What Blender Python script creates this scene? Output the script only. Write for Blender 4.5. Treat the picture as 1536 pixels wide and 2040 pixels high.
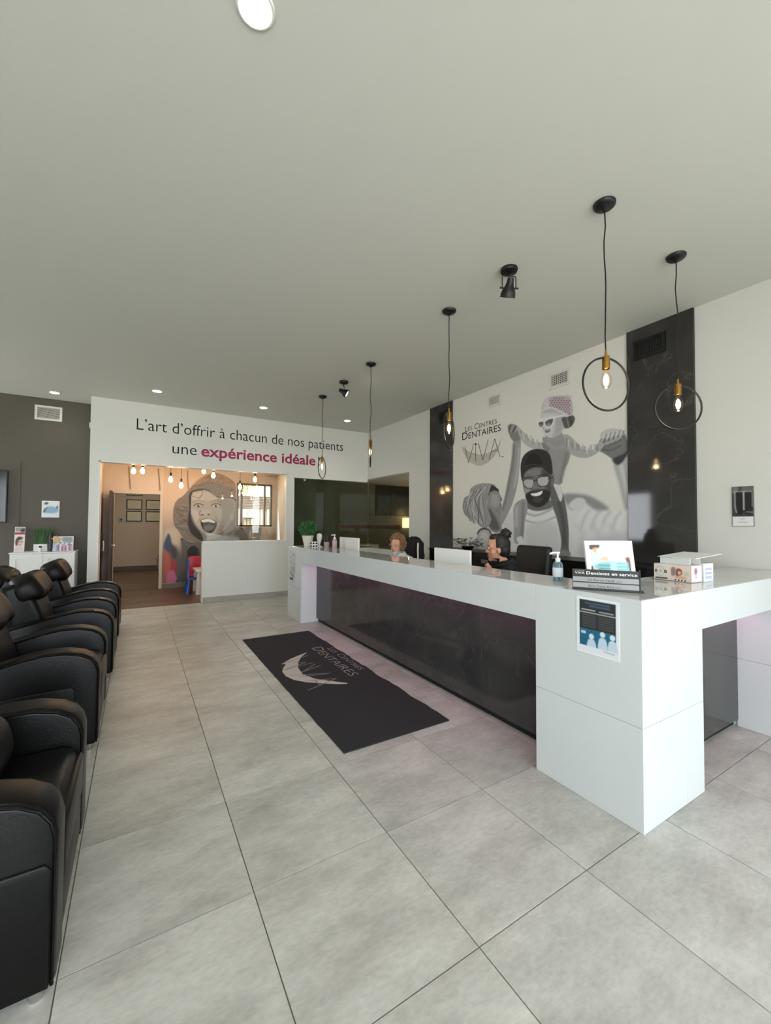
import bpy, bmesh, math, random
import numpy as np
from mathutils import Vector, Matrix
random.seed(7); np.random.seed(7)
PI = math.pi
scene = bpy.context.scene
C = scene.collection
for o in list(bpy.data.objects): bpy.data.objects.remove(o)

# ------------------------------------------------------------------ camera
F, YAW, PITCH, ROLL, EYE = 818.95, .5436, .0278, .0056, 1.4487
_c, _s = math.cos(YAW), math.sin(YAW)
FW = Vector((_s*math.cos(PITCH), _c*math.cos(PITCH), math.sin(PITCH)))
_r0 = Vector((_c, -_s, 0)); _u0 = _r0.cross(FW)
RT = math.cos(ROLL)*_r0 + math.sin(ROLL)*_u0
UP = -math.sin(ROLL)*_r0 + math.cos(ROLL)*_u0
cd = bpy.data.cameras.new('camera'); cam = bpy.data.objects.new('camera', cd); C.objects.link(cam)
cd.sensor_fit = 'VERTICAL'; cd.sensor_height = 36; cd.sensor_width = 36; cd.lens = F*36/2040
cd.clip_start = .02; cd.clip_end = 200
M = Matrix.Identity(4)
for i in range(3):
    M[i][0] = RT[i]; M[i][1] = UP[i]; M[i][2] = -FW[i]
M[0][3], M[1][3], M[2][3] = 0, 0, EYE
cam.matrix_world = M
scene.camera = cam
EYEV = Vector((0, 0, EYE))
def _ray(px, py): return FW + (px-768)/F*RT + (1020-py)/F*UP
def on_x(px, py, x): d = _ray(px, py); return EYEV + d*(x/d.x)      # where a point of the photo lies on a wall
def on_y(px, py, y): d = _ray(px, py); return EYEV + d*(y/d.y)
def on_z(px, py, z): d = _ray(px, py); return EYEV + d*((z-EYE)/d.z)

# ------------------------------------------------------------------ world, daylight, exposure
vs = scene.view_settings
vs.view_transform = 'Standard'; vs.look = 'None'; vs.gamma = 1; vs.use_curve_mapping = False
vs.exposure = 0.1
w = bpy.data.worlds.new('overcast_sky'); scene.world = w; w.use_nodes = True
nt = w.node_tree; nt.nodes.clear()
bg = nt.nodes.new('ShaderNodeBackground'); wo = nt.nodes.new('ShaderNodeOutputWorld')
bg.inputs[0].default_value = (.91, .965, 1.02, 1); bg.inputs[1].default_value = 8.0
nt.links.new(bg.outputs[0], wo.inputs[0])
CEIL = 3.479
XR, YB, YD, XL, YF = 4.42, 8.1, 8.66, -4.6, -3.2          # right wall, white back wall, dark wall, left wall, window front
def lamp(name, kind, loc, energy, color=(1, 1, 1), size=.1, sy=None, rot=None, parent=None, portal=False, spot=None):
    l = bpy.data.lights.new(name, kind); l.energy = energy; l.color = color
    if kind == 'AREA':
        l.shape = 'RECTANGLE'; l.size = size; l.size_y = sy or size
        if portal: l.cycles.is_portal = True
    elif kind == 'SPOT':
        l.spot_size = spot or 1.6; l.spot_blend = .7; l.shadow_soft_size = size
    else: l.shadow_soft_size = size
    o = bpy.data.objects.new(name, l); C.objects.link(o)
    o.location = Vector(loc) - (ORG.get(parent, Vector()) if parent else Vector())
    if rot: o.rotation_euler = rot
    if parent: o.parent = parent
    return o
ORG = {}
sun = bpy.data.lights.new('sun', 'SUN'); sun.energy = 22; sun.angle = .02; sun.color = (1, .96, .9)
so_ = bpy.data.objects.new('sun', sun); C.objects.link(so_); so_.rotation_euler = Vector((.25, -.55, -.8)).to_track_quat('-Z', 'Y').to_euler()
lamp('window_daylight_portal', 'AREA', (-1.25, YF-.02, 1.65), 1, size=6.6, sy=2.7, rot=(PI/2, 0, 0), portal=True)

lamp('left_window_portal', 'AREA', (XL-.17, 7.5, 1.7), 1, size=1.5, sy=2.0, rot=(0, -PI/2, 0), portal=True)
lamp('side_window_portal', 'AREA', (XR+.17, -2.2, 1.65), 1, size=2.7, sy=1.8, rot=(0, PI/2, 0), portal=True)

# ------------------------------------------------------------------ materials
def srgb(r, g=None, b=None):
    if g is None: g = b = r
    f = lambda v: (v/255/12.92 if v/255 <= .04045 else ((v/255+.055)/1.055)**2.4)
    return (f(r), f(g), f(b), 1)
MATS = {}
def mat(name, col, rough=.5, metal=0, spec=.5, emit=None, es=1, alpha=None, trans=0, coat=0, noise=None, bump=None, vcol=None, ior=1.45):
    if name in MATS: return MATS[name]
    m = bpy.data.materials.new(name); m.use_nodes = True; n = m.node_tree; b = n.nodes['Principled BSDF']
    if len(col) == 3: col = srgb(*col)
    b.inputs['Base Color'].default_value = col
    b.inputs['Roughness'].default_value = rough; b.inputs['Metallic'].default_value = metal
    b.inputs['Specular IOR Level'].default_value = spec; b.inputs['IOR'].default_value = ior
    if emit: b.inputs['Emission Color'].default_value = (*emit[:3], 1); b.inputs['Emission Strength'].default_value = es
    if trans: b.inputs['Transmission Weight'].default_value = trans
    if coat: b.inputs['Coat Weight'].default_value = coat; b.inputs['Coat Roughness'].default_value = .05
    if alpha is not None: b.inputs['Alpha'].default_value = alpha
    L = n.links
    if noise or bump:
        g = n.nodes.new('ShaderNodeNewGeometry')
    if noise:                                             # (scale vector, amount, second colour)
        sc, amt, c2 = noise
        mp = n.nodes.new('ShaderNodeMapping'); mp.inputs['Scale'].default_value = sc
        t = n.nodes.new('ShaderNodeTexNoise'); t.inputs['Scale'].default_value = 1; t.inputs['Detail'].default_value = 6; t.inputs['Roughness'].default_value = .62
        r = n.nodes.new('ShaderNodeValToRGB'); r.color_ramp.elements[0].position = .5-amt; r.color_ramp.elements[1].position = .5+amt
        r.color_ramp.elements[0].color = col; r.color_ramp.elements[1].color = srgb(*c2) if len(c2) == 3 else c2
        L.new(g.outputs['Position'], mp.inputs[0]); L.new(mp.outputs[0], t.inputs[0]); L.new(t.outputs[0], r.inputs[0]); L.new(r.outputs[0], b.inputs['Base Color'])
    if bump:
        sc, st = bump
        t = n.nodes.new('ShaderNodeTexNoise'); t.inputs['Scale'].default_value = sc; t.inputs['Detail'].default_value = 4
        bp = n.nodes.new('ShaderNodeBump'); bp.inputs['Strength'].default_value = st; bp.inputs['Distance'].default_value = .01
        L.new(g.outputs['Position'], t.inputs[0]); L.new(t.outputs[0], bp.inputs['Height']); L.new(bp.outputs[0], b.inputs['Normal'])
    if vcol:
        a = n.nodes.new('ShaderNodeVertexColor'); a.layer_name = vcol; L.new(a.outputs[0], b.inputs['Base Color'])
    MATS[name] = m
    return m

def tile_material():
    m = bpy.data.materials.new('floor_porcelain'); m.use_nodes = True; n = m.node_tree; b = n.nodes['Principled BSDF']; L = n.links
    g = n.nodes.new('ShaderNodeNewGeometry'); oi = n.nodes.new('ShaderNodeObjectInfo')
    cmb = n.nodes.new('ShaderNodeCombineXYZ'); mul = n.nodes.new('ShaderNodeMath'); mul.operation = 'MULTIPLY'; mul.inputs[1].default_value = 40
    L.new(oi.outputs['Random'], mul.inputs[0]); L.new(mul.outputs[0], cmb.inputs[2])
    add = n.nodes.new('ShaderNodeVectorMath'); add.operation = 'ADD'; L.new(g.outputs['Position'], add.inputs[0]); L.new(cmb.outputs[0], add.inputs[1])
    def noise(scale, detail, rough):
        mp = n.nodes.new('ShaderNodeMapping'); mp.inputs['Scale'].default_value = scale; L.new(add.outputs[0], mp.inputs[0])
        t = n.nodes.new('ShaderNodeTexNoise'); t.inputs['Scale'].default_value = 1; t.inputs['Detail'].default_value = detail; t.inputs['Roughness'].default_value = rough; L.new(mp.outputs[0], t.inputs[0]); return t
    t1 = noise((2.2, 4.5, 1), 8, .68); t2 = noise((30, 60, 1), 3, .6)
    r = n.nodes.new('ShaderNodeValToRGB'); e = r.color_ramp.elements
    e[0].position = .3; e[0].color = srgb(160, 158, 151); e[1].position = .72; e[1].color = srgb(208, 207, 200)
    L.new(t1.outputs[0], r.inputs[0])
    mx = n.nodes.new('ShaderNodeMix'); mx.data_type = 'RGBA'; mx.blend_type = 'MULTIPLY'; mx.inputs[0].default_value = .36
    r2 = n.nodes.new('ShaderNodeValToRGB'); r2.color_ramp.elements[0].position = .32; r2.color_ramp.elements[0].color = (.62, .62, .6, 1); r2.color_ramp.elements[1].position = .62; r2.color_ramp.elements[1].color = (1, 1, 1, 1)
    L.new(t2.outputs[0], r2.inputs[0]); L.new(r.outputs[0], mx.inputs[6]); L.new(r2.outputs[0], mx.inputs[7]); L.new(mx.outputs[2], b.inputs['Base Color'])
    b.inputs['Roughness'].default_value = .38
    bp = n.nodes.new('ShaderNodeBump'); bp.inputs['Strength'].default_value = .08; bp.inputs['Distance'].default_value = .004
    L.new(t2.outputs[0], bp.inputs['Height']); L.new(bp.outputs[0], b.inputs['Normal'])
    return m

def stone_material(name, c1, c2, vein, rough):
    m = bpy.data.materials.new(name); m.use_nodes = True; n = m.node_tree; b = n.nodes['Principled BSDF']; L = n.links
    g = n.nodes.new('ShaderNodeNewGeometry')
    t = n.nodes.new('ShaderNodeTexNoise'); t.inputs['Scale'].default_value = 3; t.inputs['Detail'].default_value = 6; L.new(g.outputs['Position'], t.inputs[0])
    r = n.nodes.new('ShaderNodeValToRGB'); r.color_ramp.elements[0].position = .35; r.color_ramp.elements[0].color = srgb(*c1); r.color_ramp.elements[1].position = .7; r.color_ramp.elements[1].color = srgb(*c2); L.new(t.outputs[0], r.inputs[0])
    v = n.nodes.new('ShaderNodeTexNoise'); v.inputs['Scale'].default_value = 1.7; v.inputs['Detail'].default_value = 7; v.inputs['Distortion'].default_value = .7; L.new(g.outputs['Position'], v.inputs[0])
    a = n.nodes.new('ShaderNodeMath'); a.operation = 'SUBTRACT'; a.inputs[1].default_value = .5; L.new(v.outputs[0], a.inputs[0])
    ab = n.nodes.new('ShaderNodeMath'); ab.operation = 'ABSOLUTE'; L.new(a.outputs[0], ab.inputs[0])
    r2 = n.nodes.new('ShaderNodeValToRGB'); r2.color_ramp.elements[0].position = 0; r2.color_ramp.elements[0].color = (.5, .5, .5, 1); r2.color_ramp.elements[1].position = .006; r2.color_ramp.elements[1].color = (0, 0, 0, 1); L.new(ab.outputs[0], r2.inputs[0])
    mx = n.nodes.new('ShaderNodeMix'); mx.data_type = 'RGBA'; L.new(r2.outputs[0], mx.inputs[0]); L.new(r.outputs[0], mx.inputs[6]); mx.inputs[7].default_value = srgb(*vein); L.new(mx.outputs[2], b.inputs['Base Color'])
    b.inputs['Roughness'].default_value = rough
    return m

M_TILE = tile_material()
M_STONE = stone_material('dark_stone', (44, 43, 42), (58, 57, 55), (92, 90, 86), .06)
M_PANEL = stone_material('dark_counter_stone', (52, 52, 52), (64, 64, 63), (78, 78, 76), .1)
M_GROUT = mat('grout', (112, 110, 104), .9)
M_WHITE = mat('white_wall_paint', (222, 222, 216), .6)
M_CEIL = mat('ceiling_paint', (210, 212, 204), .75)
M_DARKW = mat('charcoal_wall_paint', (86, 81, 71), .6)
M_GLOSSW = mat('white_gloss_tile', (200, 206, 206), .12, spec=.2, noise=((1.3, 1.3, 1.3), .2, (205, 210, 210)))
M_TOP = mat('polished_top_tile', (196, 196, 194), .035, spec=.8, noise=((2, 2, 2), .3, (212, 212, 210)))
M_TRIM = mat('white_trim', (228, 227, 222), .4)
M_BLACK = mat('black_metal', (16, 16, 16), .4)
M_BLACKM = mat('black_matte', (20, 20, 21), .6)
M_LEATHER = mat('black_leather', (6, 6, 6), .36, spec=.26, bump=(90, .08))
M_PILLOW = mat('black_soft_leather', (11, 9, 8), .42, spec=.3, bump=(60, .15))
M_BRASS = mat('brass', (176, 132, 66), .25, 1)
M_CHROME = mat('chrome', (200, 200, 200), .15, 1)
M_BULB = mat('glowing_bulb', (255, 226, 180), .3, emit=(1, .72, .38), es=14)
M_DOWN = mat('downlight_lens', (255, 250, 240), .3, emit=(1, .95, .86), es=14)
M_INK = mat('black_vinyl', (22, 21, 20), .6, spec=.2)
M_MAG = mat('magenta_vinyl', (160, 34, 84), .5)
M_GREY = mat('grey_print', (150, 150, 146), .6)
M_LIGHTGREY = mat('pale_grey_print', (192, 188, 178), .6)
M_PAPER = mat('white_paper', (232, 233, 232), .5)
M_PLASTIC = mat('white_plastic', (226, 226, 222), .3)
M_SKIN = mat('skin_fair', (214, 160, 134), .5)
M_GLASS = None
def glass_material(name, tint, refl_rough=.0, ior=1.5):
    m = bpy.data.materials.new(name); m.use_nodes = True; n = m.node_tree; n.nodes.clear(); L = n.links
    out = n.nodes.new('ShaderNodeOutputMaterial'); tr = n.nodes.new('ShaderNodeBsdfTransparent'); tr.inputs[0].default_value = tint
    gl = n.nodes.new('ShaderNodeBsdfGlossy'); gl.inputs['Roughness'].default_value = refl_rough
    fr = n.nodes.new('ShaderNodeFresnel'); ge = n.nodes.new('ShaderNodeNewGeometry')      # thin pane: both faces reflect alike
    mm = n.nodes.new('ShaderNodeMath'); mm.operation = 'MULTIPLY_ADD'; mm.inputs[1].default_value = 1/ior-ior; mm.inputs[2].default_value = ior
    L.new(ge.outputs['Backfacing'], mm.inputs[0]); L.new(mm.outputs[0], fr.inputs[0])
    mx = n.nodes.new('ShaderNodeMixShader'); L.new(fr.outputs[0], mx.inputs[0]); L.new(tr.outputs[0], mx.inputs[1]); L.new(gl.outputs[0], mx.inputs[2]); L.new(mx.outputs[0], out.inputs[0])
    return m
M_GLASS = glass_material('window_glass', (.95, .96, .95, 1))
M_OFFGLASS = glass_material('office_glass', (.8, .84, .78, 1), 0, 1.3)

# ------------------------------------------------------------------ mesh helpers
def B(): return bmesh.new()
def box(bm, x0, x1, y0, y1, z0, z1, bev=0, seg=2):
    vs = [bm.verts.new(p) for p in ((x0,y0,z0),(x1,y0,z0),(x1,y1,z0),(x0,y1,z0),(x0,y0,z1),(x1,y0,z1),(x1,y1,z1),(x0,y1,z1))]
    fs = [bm.faces.new([vs[i] for i in f]) for f in ((0,3,2,1),(4,5,6,7),(0,1,5,4),(1,2,6,5),(2,3,7,6),(3,0,4,7))]
    if bev:
        es = list({e for f in fs for e in f.edges})
        bmesh.ops.bevel(bm, geom=es, offset=bev, segments=seg, affect='EDGES', profile=.5)
    return bm
def prism(bm, poly, axis, lo, hi, bev=0, seg=2):
    """poly: 2-d points in the plane normal to axis: x->(y,z), y->(x,z), z->(x,y)"""
    def P(a, b, t): return {'x': (t, a, b), 'y': (a, t, b), 'z': (a, b, t)}[axis]
    A = [bm.verts.new(P(a, b, lo)) for a, b in poly]; Bv = [bm.verts.new(P(a, b, hi)) for a, b in poly]
    n = len(poly); fs = [bm.faces.new(A), bm.faces.new(Bv[::-1])]
    for i in range(n): fs.append(bm.faces.new((A[i], Bv[i], Bv[(i+1) % n], A[(i+1) % n])))
    bmesh.ops.recalc_face_normals(bm, faces=fs)
    if bev:
        es = list({e for f in fs[:2] for e in f.edges})
        bmesh.ops.bevel(bm, geom=es, offset=bev, segments=seg, affect='EDGES', profile=.5)
    return bm
def frame_of(d):
    d = Vector(d).normalized(); a = Vector((0, 0, 1)) if abs(d.z) < .9 else Vector((1, 0, 0))
    u = d.cross(a).normalized(); return u, d.cross(u).normalized(), d
def cyl(bm, p0, p1, r0, r1=None, n=16, caps=True):
    r1 = r0 if r1 is None else r1; p0 = Vector(p0); p1 = Vector(p1); u, v, d = frame_of(p1-p0)
    R0 = [bm.verts.new(p0 + r0*(math.cos(2*PI*i/n)*u + math.sin(2*PI*i/n)*v)) for i in range(n)]
    R1 = [bm.verts.new(p1 + r1*(math.cos(2*PI*i/n)*u + math.sin(2*PI*i/n)*v)) for i in range(n)]
    for i in range(n): bm.faces.new((R0[i], R1[i], R1[(i+1) % n], R0[(i+1) % n]))
    if caps: bm.faces.new(R0); bm.faces.new(R1[::-1])
    return bm
def tube(bm, pts, r, n=10, closed=False, rr=None):
    pts = [Vector(p) for p in pts]; N = len(pts); rings = []; u = None
    for i, p in enumerate(pts):
        a = pts[(i-1) % N] if (closed or i > 0) else p; b = pts[(i+1) % N] if (closed or i < N-1) else p
        d = (b-a).normalized()
        if u is None: u, v, _ = frame_of(d)
        u = (u - d*u.dot(d)).normalized(); v = d.cross(u)
        q = rr[i] if rr else r
        rings.append([bm.verts.new(p + q*(math.cos(2*PI*k/n)*u + math.sin(2*PI*k/n)*v)) for k in range(n)])
    for i in range(N if closed else N-1):
        A, Bq = rings[i], rings[(i+1) % N]
        for k in range(n): bm.faces.new((A[k], A[(k+1) % n], Bq[(k+1) % n], Bq[k]))
    if not closed: bm.faces.new(rings[0][::-1]); bm.faces.new(rings[-1])
    return bm
def lathe(bm, prof, c, n=24, axis=(0, 0, 1)):
    c = Vector(c); u, v, d = frame_of(axis); rings = []
    for r, h in prof:
        rings.append([bm.verts.new(c + d*h + max(r, 1e-4)*(math.cos(2*PI*k/n)*u + math.sin(2*PI*k/n)*v)) for k in range(n)])
    for i in range(len(rings)-1):
        for k in range(n): bm.faces.new((rings[i][k], rings[i][(k+1) % n], rings[i+1][(k+1) % n], rings[i+1][k]))
    bm.faces.new(rings[0][::-1]); bm.faces.new(rings[-1])
    bmesh.ops.recalc_face_normals(bm, faces=bm.faces)
    return bm
def ell(bm, c, r, rot=None, seg=16, rings=10, power=1):
    """ellipsoid or, with power < 1, a puffy rounded block"""
    res = bmesh.ops.create_uvsphere(bm, u_segments=seg, v_segments=rings, radius=1)
    if isinstance(r, (int, float)): r = (r, r, r)
    for v in res['verts']:
        q = Vector([math.copysign(abs(a)**power, a) for a in v.co])
        q = Vector((q.x*r[0], q.y*r[1], q.z*r[2]))
        v.co = Vector(c) + ((rot @ q) if rot else q)
    return bm
def quad(bm, a, b, c, d): bm.faces.new([bm.verts.new(p) for p in (a, b, c, d)]); return bm
def plate(bm, o, ex, ey, n, t):
    """thin slab spanned by ex, ey with thickness t along n"""
    o, ex, ey, n = (Vector(q) for q in (o, ex, ey, n)); n = n.normalized()*t
    A = [o, o+ex, o+ex+ey, o+ey]; vs = [bm.verts.new(p) for p in A] + [bm.verts.new(p+n) for p in A]
    for f in ((0,3,2,1),(4,5,6,7),(0,1,5,4),(1,2,6,5),(2,3,7,6),(3,0,4,7)): bm.faces.new([vs[i] for i in f])
    bmesh.ops.recalc_face_normals(bm, faces=bm.faces)
    return bm
def to_mesh(name, bm, m, smooth):
    me = bpy.data.meshes.new(name); bm.to_mesh(me); bm.free(); me.materials.append(m)
    if smooth:
        me.shade_smooth(); me.set_sharp_from_angle(angle=math.radians(smooth if smooth > 1 else 40))
    return me
def obj(name, bm, m, parent=None, smooth=0, label=None):
    """one mesh object; vertices come in world coordinates and are moved to the thing's own origin"""
    if parent is not None: org = ORG[parent]
    else:
        xs = [v.co for v in bm.verts]
        org = Vector(((min(p.x for p in xs)+max(p.x for p in xs))/2, (min(p.y for p in xs)+max(p.y for p in xs))/2, min(p.z for p in xs)))
    for v in bm.verts: v.co -= org
    o = bpy.data.objects.new(name, to_mesh(name, bm, m, smooth)); C.objects.link(o)
    if parent is not None: o.parent = parent
    else: o.location = org
    ORG[o] = org
    if label: o['label'] = label
    return o
def tag(o, label, cat, group=None):
    o['label'] = label; o['category'] = cat
    if group: o['group'] = group
    return o
def struct(name, bm, m, smooth=0, parent=None):
    o = obj(name, bm, m, parent, smooth)
    if parent is None: o['kind'] = 'structure'
    return o
def thing(name, label, cat, loc, group=None, kind=None):
    o = bpy.data.objects.new(name, None); C.objects.link(o); o.location = loc; o.empty_display_size = .1; ORG[o] = Vector(loc)
    if kind: o['kind'] = kind
    else: tag(o, label, cat, group)
    return o
def copy_tree(o, parent=None):
    c = o.copy(); C.objects.link(c); c.parent = parent
    for ch in o.children: copy_tree(ch, c)
    return c
def rotz(bm, c, a):
    bmesh.ops.rotate(bm, verts=bm.verts, cent=c, matrix=Matrix.Rotation(a, 3, 'Z')); return bm

# ------------------------------------------------------------------ lettering
def text_bm(s, o, ex, ey, width, height=None, bold=0., depth=.0015, caps=None, space=1.):
    """lettering set on a plane: o baseline start, ex/ey unit directions, width of the line, height = cap height"""
    cu = bpy.data.curves.new('t', 'FONT'); cu.body = s; cu.size = 1; cu.offset = bold; cu.extrude = 0; cu.resolution_u = 3; cu.space_character = space
    if caps:
        cu.small_caps_scale = caps
        for i, ch in enumerate(s):
            if ch.islower(): cu.body_format[i].use_small_caps = True
    ob = bpy.data.objects.new('t', cu); C.objects.link(ob)
    dg = bpy.context.evaluated_depsgraph_get(); me = bpy.data.meshes.new_from_object(ob.evaluated_get(dg))
    bpy.data.objects.remove(ob)
    bm = bmesh.new(); bm.from_mesh(me); bpy.data.meshes.remove(me)
    o, ex, ey = Vector(o), Vector(ex).normalized(), Vector(ey).normalized(); n = ex.cross(ey)
    xs = [v.co.x for v in bm.verts]; x0, x1 = min(xs), max(xs); k = width/(x1-x0); kz = (height/.73) if height else k
    bmesh.ops.remove_doubles(bm, verts=bm.verts, dist=1e-5)
    for v in bm.verts: v.co = o + ex*((v.co.x-x0)*k) + ey*(v.co.y*kz) + n*depth
    return bm
def words_obj(name, s, m, parent, *a, label=None, **k):
    """a line of lettering, one part for each word"""
    bm = text_bm(s, *a, **k); ex = Vector(a[1]).normalized(); nw = len(s.split())
    bm.verts.ensure_lookup_table(); seen = set(); isl = []
    for v in bm.verts:
        if v.index in seen: continue
        st, grp = [v], []; seen.add(v.index)
        while st:
            q = st.pop(); grp.append(q)
            for e in q.link_edges:
                r = e.other_vert(q)
                if r.index not in seen: seen.add(r.index); st.append(r)
        d = [q.co.dot(ex) for q in grp]; isl.append([min(d), max(d), grp])
    isl.sort(key=lambda t: t[0]); gaps = []; end = isl[0][1]
    for i in range(1, len(isl)): gaps.append((isl[i][0]-end, i)); end = max(end, isl[i][1])
    cuts = sorted(i for g_, i in sorted(gaps, reverse=True)[:nw-1]); cuts = [0]+cuts+[len(isl)]
    for c0, c1 in zip(cuts[:-1], cuts[1:]):
        ids = {q.index for t in isl[c0:c1] for q in t[2]}; b2 = B(); mp_ = {}
        for q in bm.verts:
            if q.index in ids: mp_[q.index] = b2.verts.new(q.co)
        for f in bm.faces:
            if f.verts[0].index in ids: b2.faces.new([mp_[q.index] for q in f.verts])
        obj(name, b2, m, parent, label=label)
    bm.free()
def strokes_bm(lines, n, wd, depth):
    """thin flat strokes; lines are lists of 3-d points lying in a plane with normal n"""
    bm = B(); n = Vector(n).normalized()
    for ln in lines:
        for a, b in zip(ln[:-1], ln[1:]):
            a, b = Vector(a), Vector(b); s = (b-a).cross(n).normalized()*wd/2
            quad(bm, a-s+n*depth, b-s+n*depth, b+s+n*depth, a+s+n*depth)
    return bm
def poly_bm(pts, n, depth):
    bm = B(); n = Vector(n).normalized()
    f = bm.faces.new([bm.verts.new(Vector(p)+n*depth) for p in pts]); bmesh.ops.triangulate(bm, faces=[f])
    return bm
def curve_pts(pts, k=6, closed=True):
    """Catmull-Rom through 2-d points"""
    P = np.array(pts, float); n = len(P); out = []
    for i in range(n if closed else n-1):
        p0, p1, p2, p3 = (P[(i+j) % n] if closed else P[min(max(i+j, 0), n-1)] for j in (-1, 0, 1, 2))
        for t in np.linspace(0, 1, k, endpoint=False):
            out.append(.5*((2*p1)+(-p0+p2)*t+(2*p0-5*p1+4*p2-p3)*t*t+(-p0+3*p1-3*p2+p3)*t**3))
    if not closed: out.append(P[-1])
    return np.array(out)

# ------------------------------------------------------------------ printed pictures: a fine grid whose points carry ink
class Print:
    def __init__(s, u0, u1, v0, v1, step, base):
        s.us = np.linspace(u0, u1, int(abs(u1-u0)/step)+1); s.vs = np.linspace(v0, v1, int(abs(v1-v0)/step)+1)
        s.U, s.V = np.meshgrid(s.us, s.vs); s.I = np.empty((*s.U.shape, 3)); s.I[:] = base; s.rng = np.random.RandomState(3)
    def sd(s, P, m=.12):
        P = np.array(P, float); a, b = P.min(0)-m, P.max(0)+m
        iu = np.where((s.us >= a[0]) & (s.us <= b[0]))[0]; iv = np.where((s.vs >= a[1]) & (s.vs <= b[1]))[0]
        if len(iu) == 0 or len(iv) == 0: return None
        sl = (slice(iv[0], iv[-1]+1), slice(iu[0], iu[-1]+1)); U, V = s.U[sl], s.V[sl]
        ins = np.zeros(U.shape, bool); D = np.full(U.shape, 1e9); n = len(P)
        for i in range(n):
            x0, y0 = P[i]; x1, y1 = P[(i+1) % n]
            c = ((y0 > V) != (y1 > V)); ins ^= c & (U < (x1-x0)*(V-y0)/((y1-y0) if y1 != y0 else 1e-12)+x0)
            dx, dy = x1-x0, y1-y0; t = np.clip(((U-x0)*dx+(V-y0)*dy)/(dx*dx+dy*dy+1e-12), 0, 1)
            D = np.minimum(D, (U-x0-t*dx)**2+(V-y0-t*dy)**2)
        return sl, np.where(ins, np.sqrt(D), -np.sqrt(D))
    def fill(s, P, col, soft=.006, smooth=True, alpha=1., grain=0.):
        P = curve_pts(P) if smooth else P
        r = s.sd(P)
        if r is None: return
        sl, d = r; a = np.clip(d/soft*.5+.5, 0, 1); a = a*a*(3-2*a)*alpha
        col = np.array([col]*3 if np.isscalar(col) else col, float)
        c = np.broadcast_to(col, (*d.shape, 3))
        if grain: c = np.clip(c + grain*s.rng.randn(*d.shape, 1), 0, 1)
        s.I[sl] = s.I[sl]*(1-a[..., None]) + c*a[..., None]
    def line(s, P, w, col, soft=.005, alpha=1., smooth=True):
        P = curve_pts(P, 6, False) if smooth and len(P) > 2 else np.array(P, float)
        col = np.array([col]*3 if np.isscalar(col) else col, float)
        a0, b0 = P.min(0)-w-.03, P.max(0)+w+.03
        iu = np.where((s.us >= a0[0]) & (s.us <= b0[0]))[0]; iv = np.where((s.vs >= a0[1]) & (s.vs <= b0[1]))[0]
        if len(iu) == 0 or len(iv) == 0: return
        sl = (slice(iv[0], iv[-1]+1), slice(iu[0], iu[-1]+1)); U, V = s.U[sl], s.V[sl]; D = np.full(U.shape, 1e9)
        for i in range(len(P)-1):
            x0, y0 = P[i]; dx, dy = P[i+1]-P[i]; t = np.clip(((U-x0)*dx+(V-y0)*dy)/(dx*dx+dy*dy+1e-12), 0, 1)
            D = np.minimum(D, (U-x0-t*dx)**2+(V-y0-t*dy)**2)
        a = np.clip((w/2-np.sqrt(D))/soft*.5+.5, 0, 1)*alpha
        s.I[sl] = s.I[sl]*(1-a[..., None]) + col*a[..., None]
    def blob(s, c, r, col, alpha=1., hard=1.):
        col = np.array([col]*3 if np.isscalar(col) else col, float)
        d = ((s.U-c[0])/r[0])**2+((s.V-c[1])/r[1])**2; a = np.clip(np.exp(-d*1.6*hard), 0, 1)*alpha
        if hard > 3: a = (d < 1)*alpha
        s.I[:] = s.I*(1-a[..., None]) + col*a[..., None]
    def build(s, name, P3, m, parent=None):
        """P3(u, v) -> world point arrays"""
        X, Y, Z = P3(s.U, s.V); nv, nu = s.U.shape
        co = np.stack([np.broadcast_to(q, s.U.shape) for q in (X, Y, Z)], -1).reshape(-1, 3)
        org = ORG[parent] if parent is not None else Vector(((co[:,0].min()+co[:,0].max())/2, (co[:,1].min()+co[:,1].max())/2, co[:,2].min()))
        idx = np.arange(nv*nu).reshape(nv, nu)
        f = np.stack([idx[:-1,:-1], idx[:-1,1:], idx[1:,1:], idx[1:,:-1]], -1).reshape(-1, 4)
        me = bpy.data.meshes.new(name); me.from_pydata((co-np.array(org)).tolist(), [], f.tolist())
        at = me.color_attributes.new('ink', 'FLOAT_COLOR', 'POINT')
        srg = np.clip(s.I, 0, 1).reshape(-1, 3); lin = np.where(srg <= .04045, srg/12.92, ((srg+.055)/1.055)**2.4)
        at.data.foreach_set('color', np.concatenate([lin, np.ones((len(lin), 1))], 1).astype(np.float32).ravel())
        me.materials.append(m); o = bpy.data.objects.new(name, me); C.objects.link(o)
        if parent is not None: o.parent = parent
        else: o.location = org
        ORG[o] = Vector(org)
        return o
M_PRINT = mat('printed_picture', (200, 200, 200), .5, vcol='ink')
M_PRINTG = mat('printed_glossy', (200, 200, 200), .25, vcol='ink')

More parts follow.
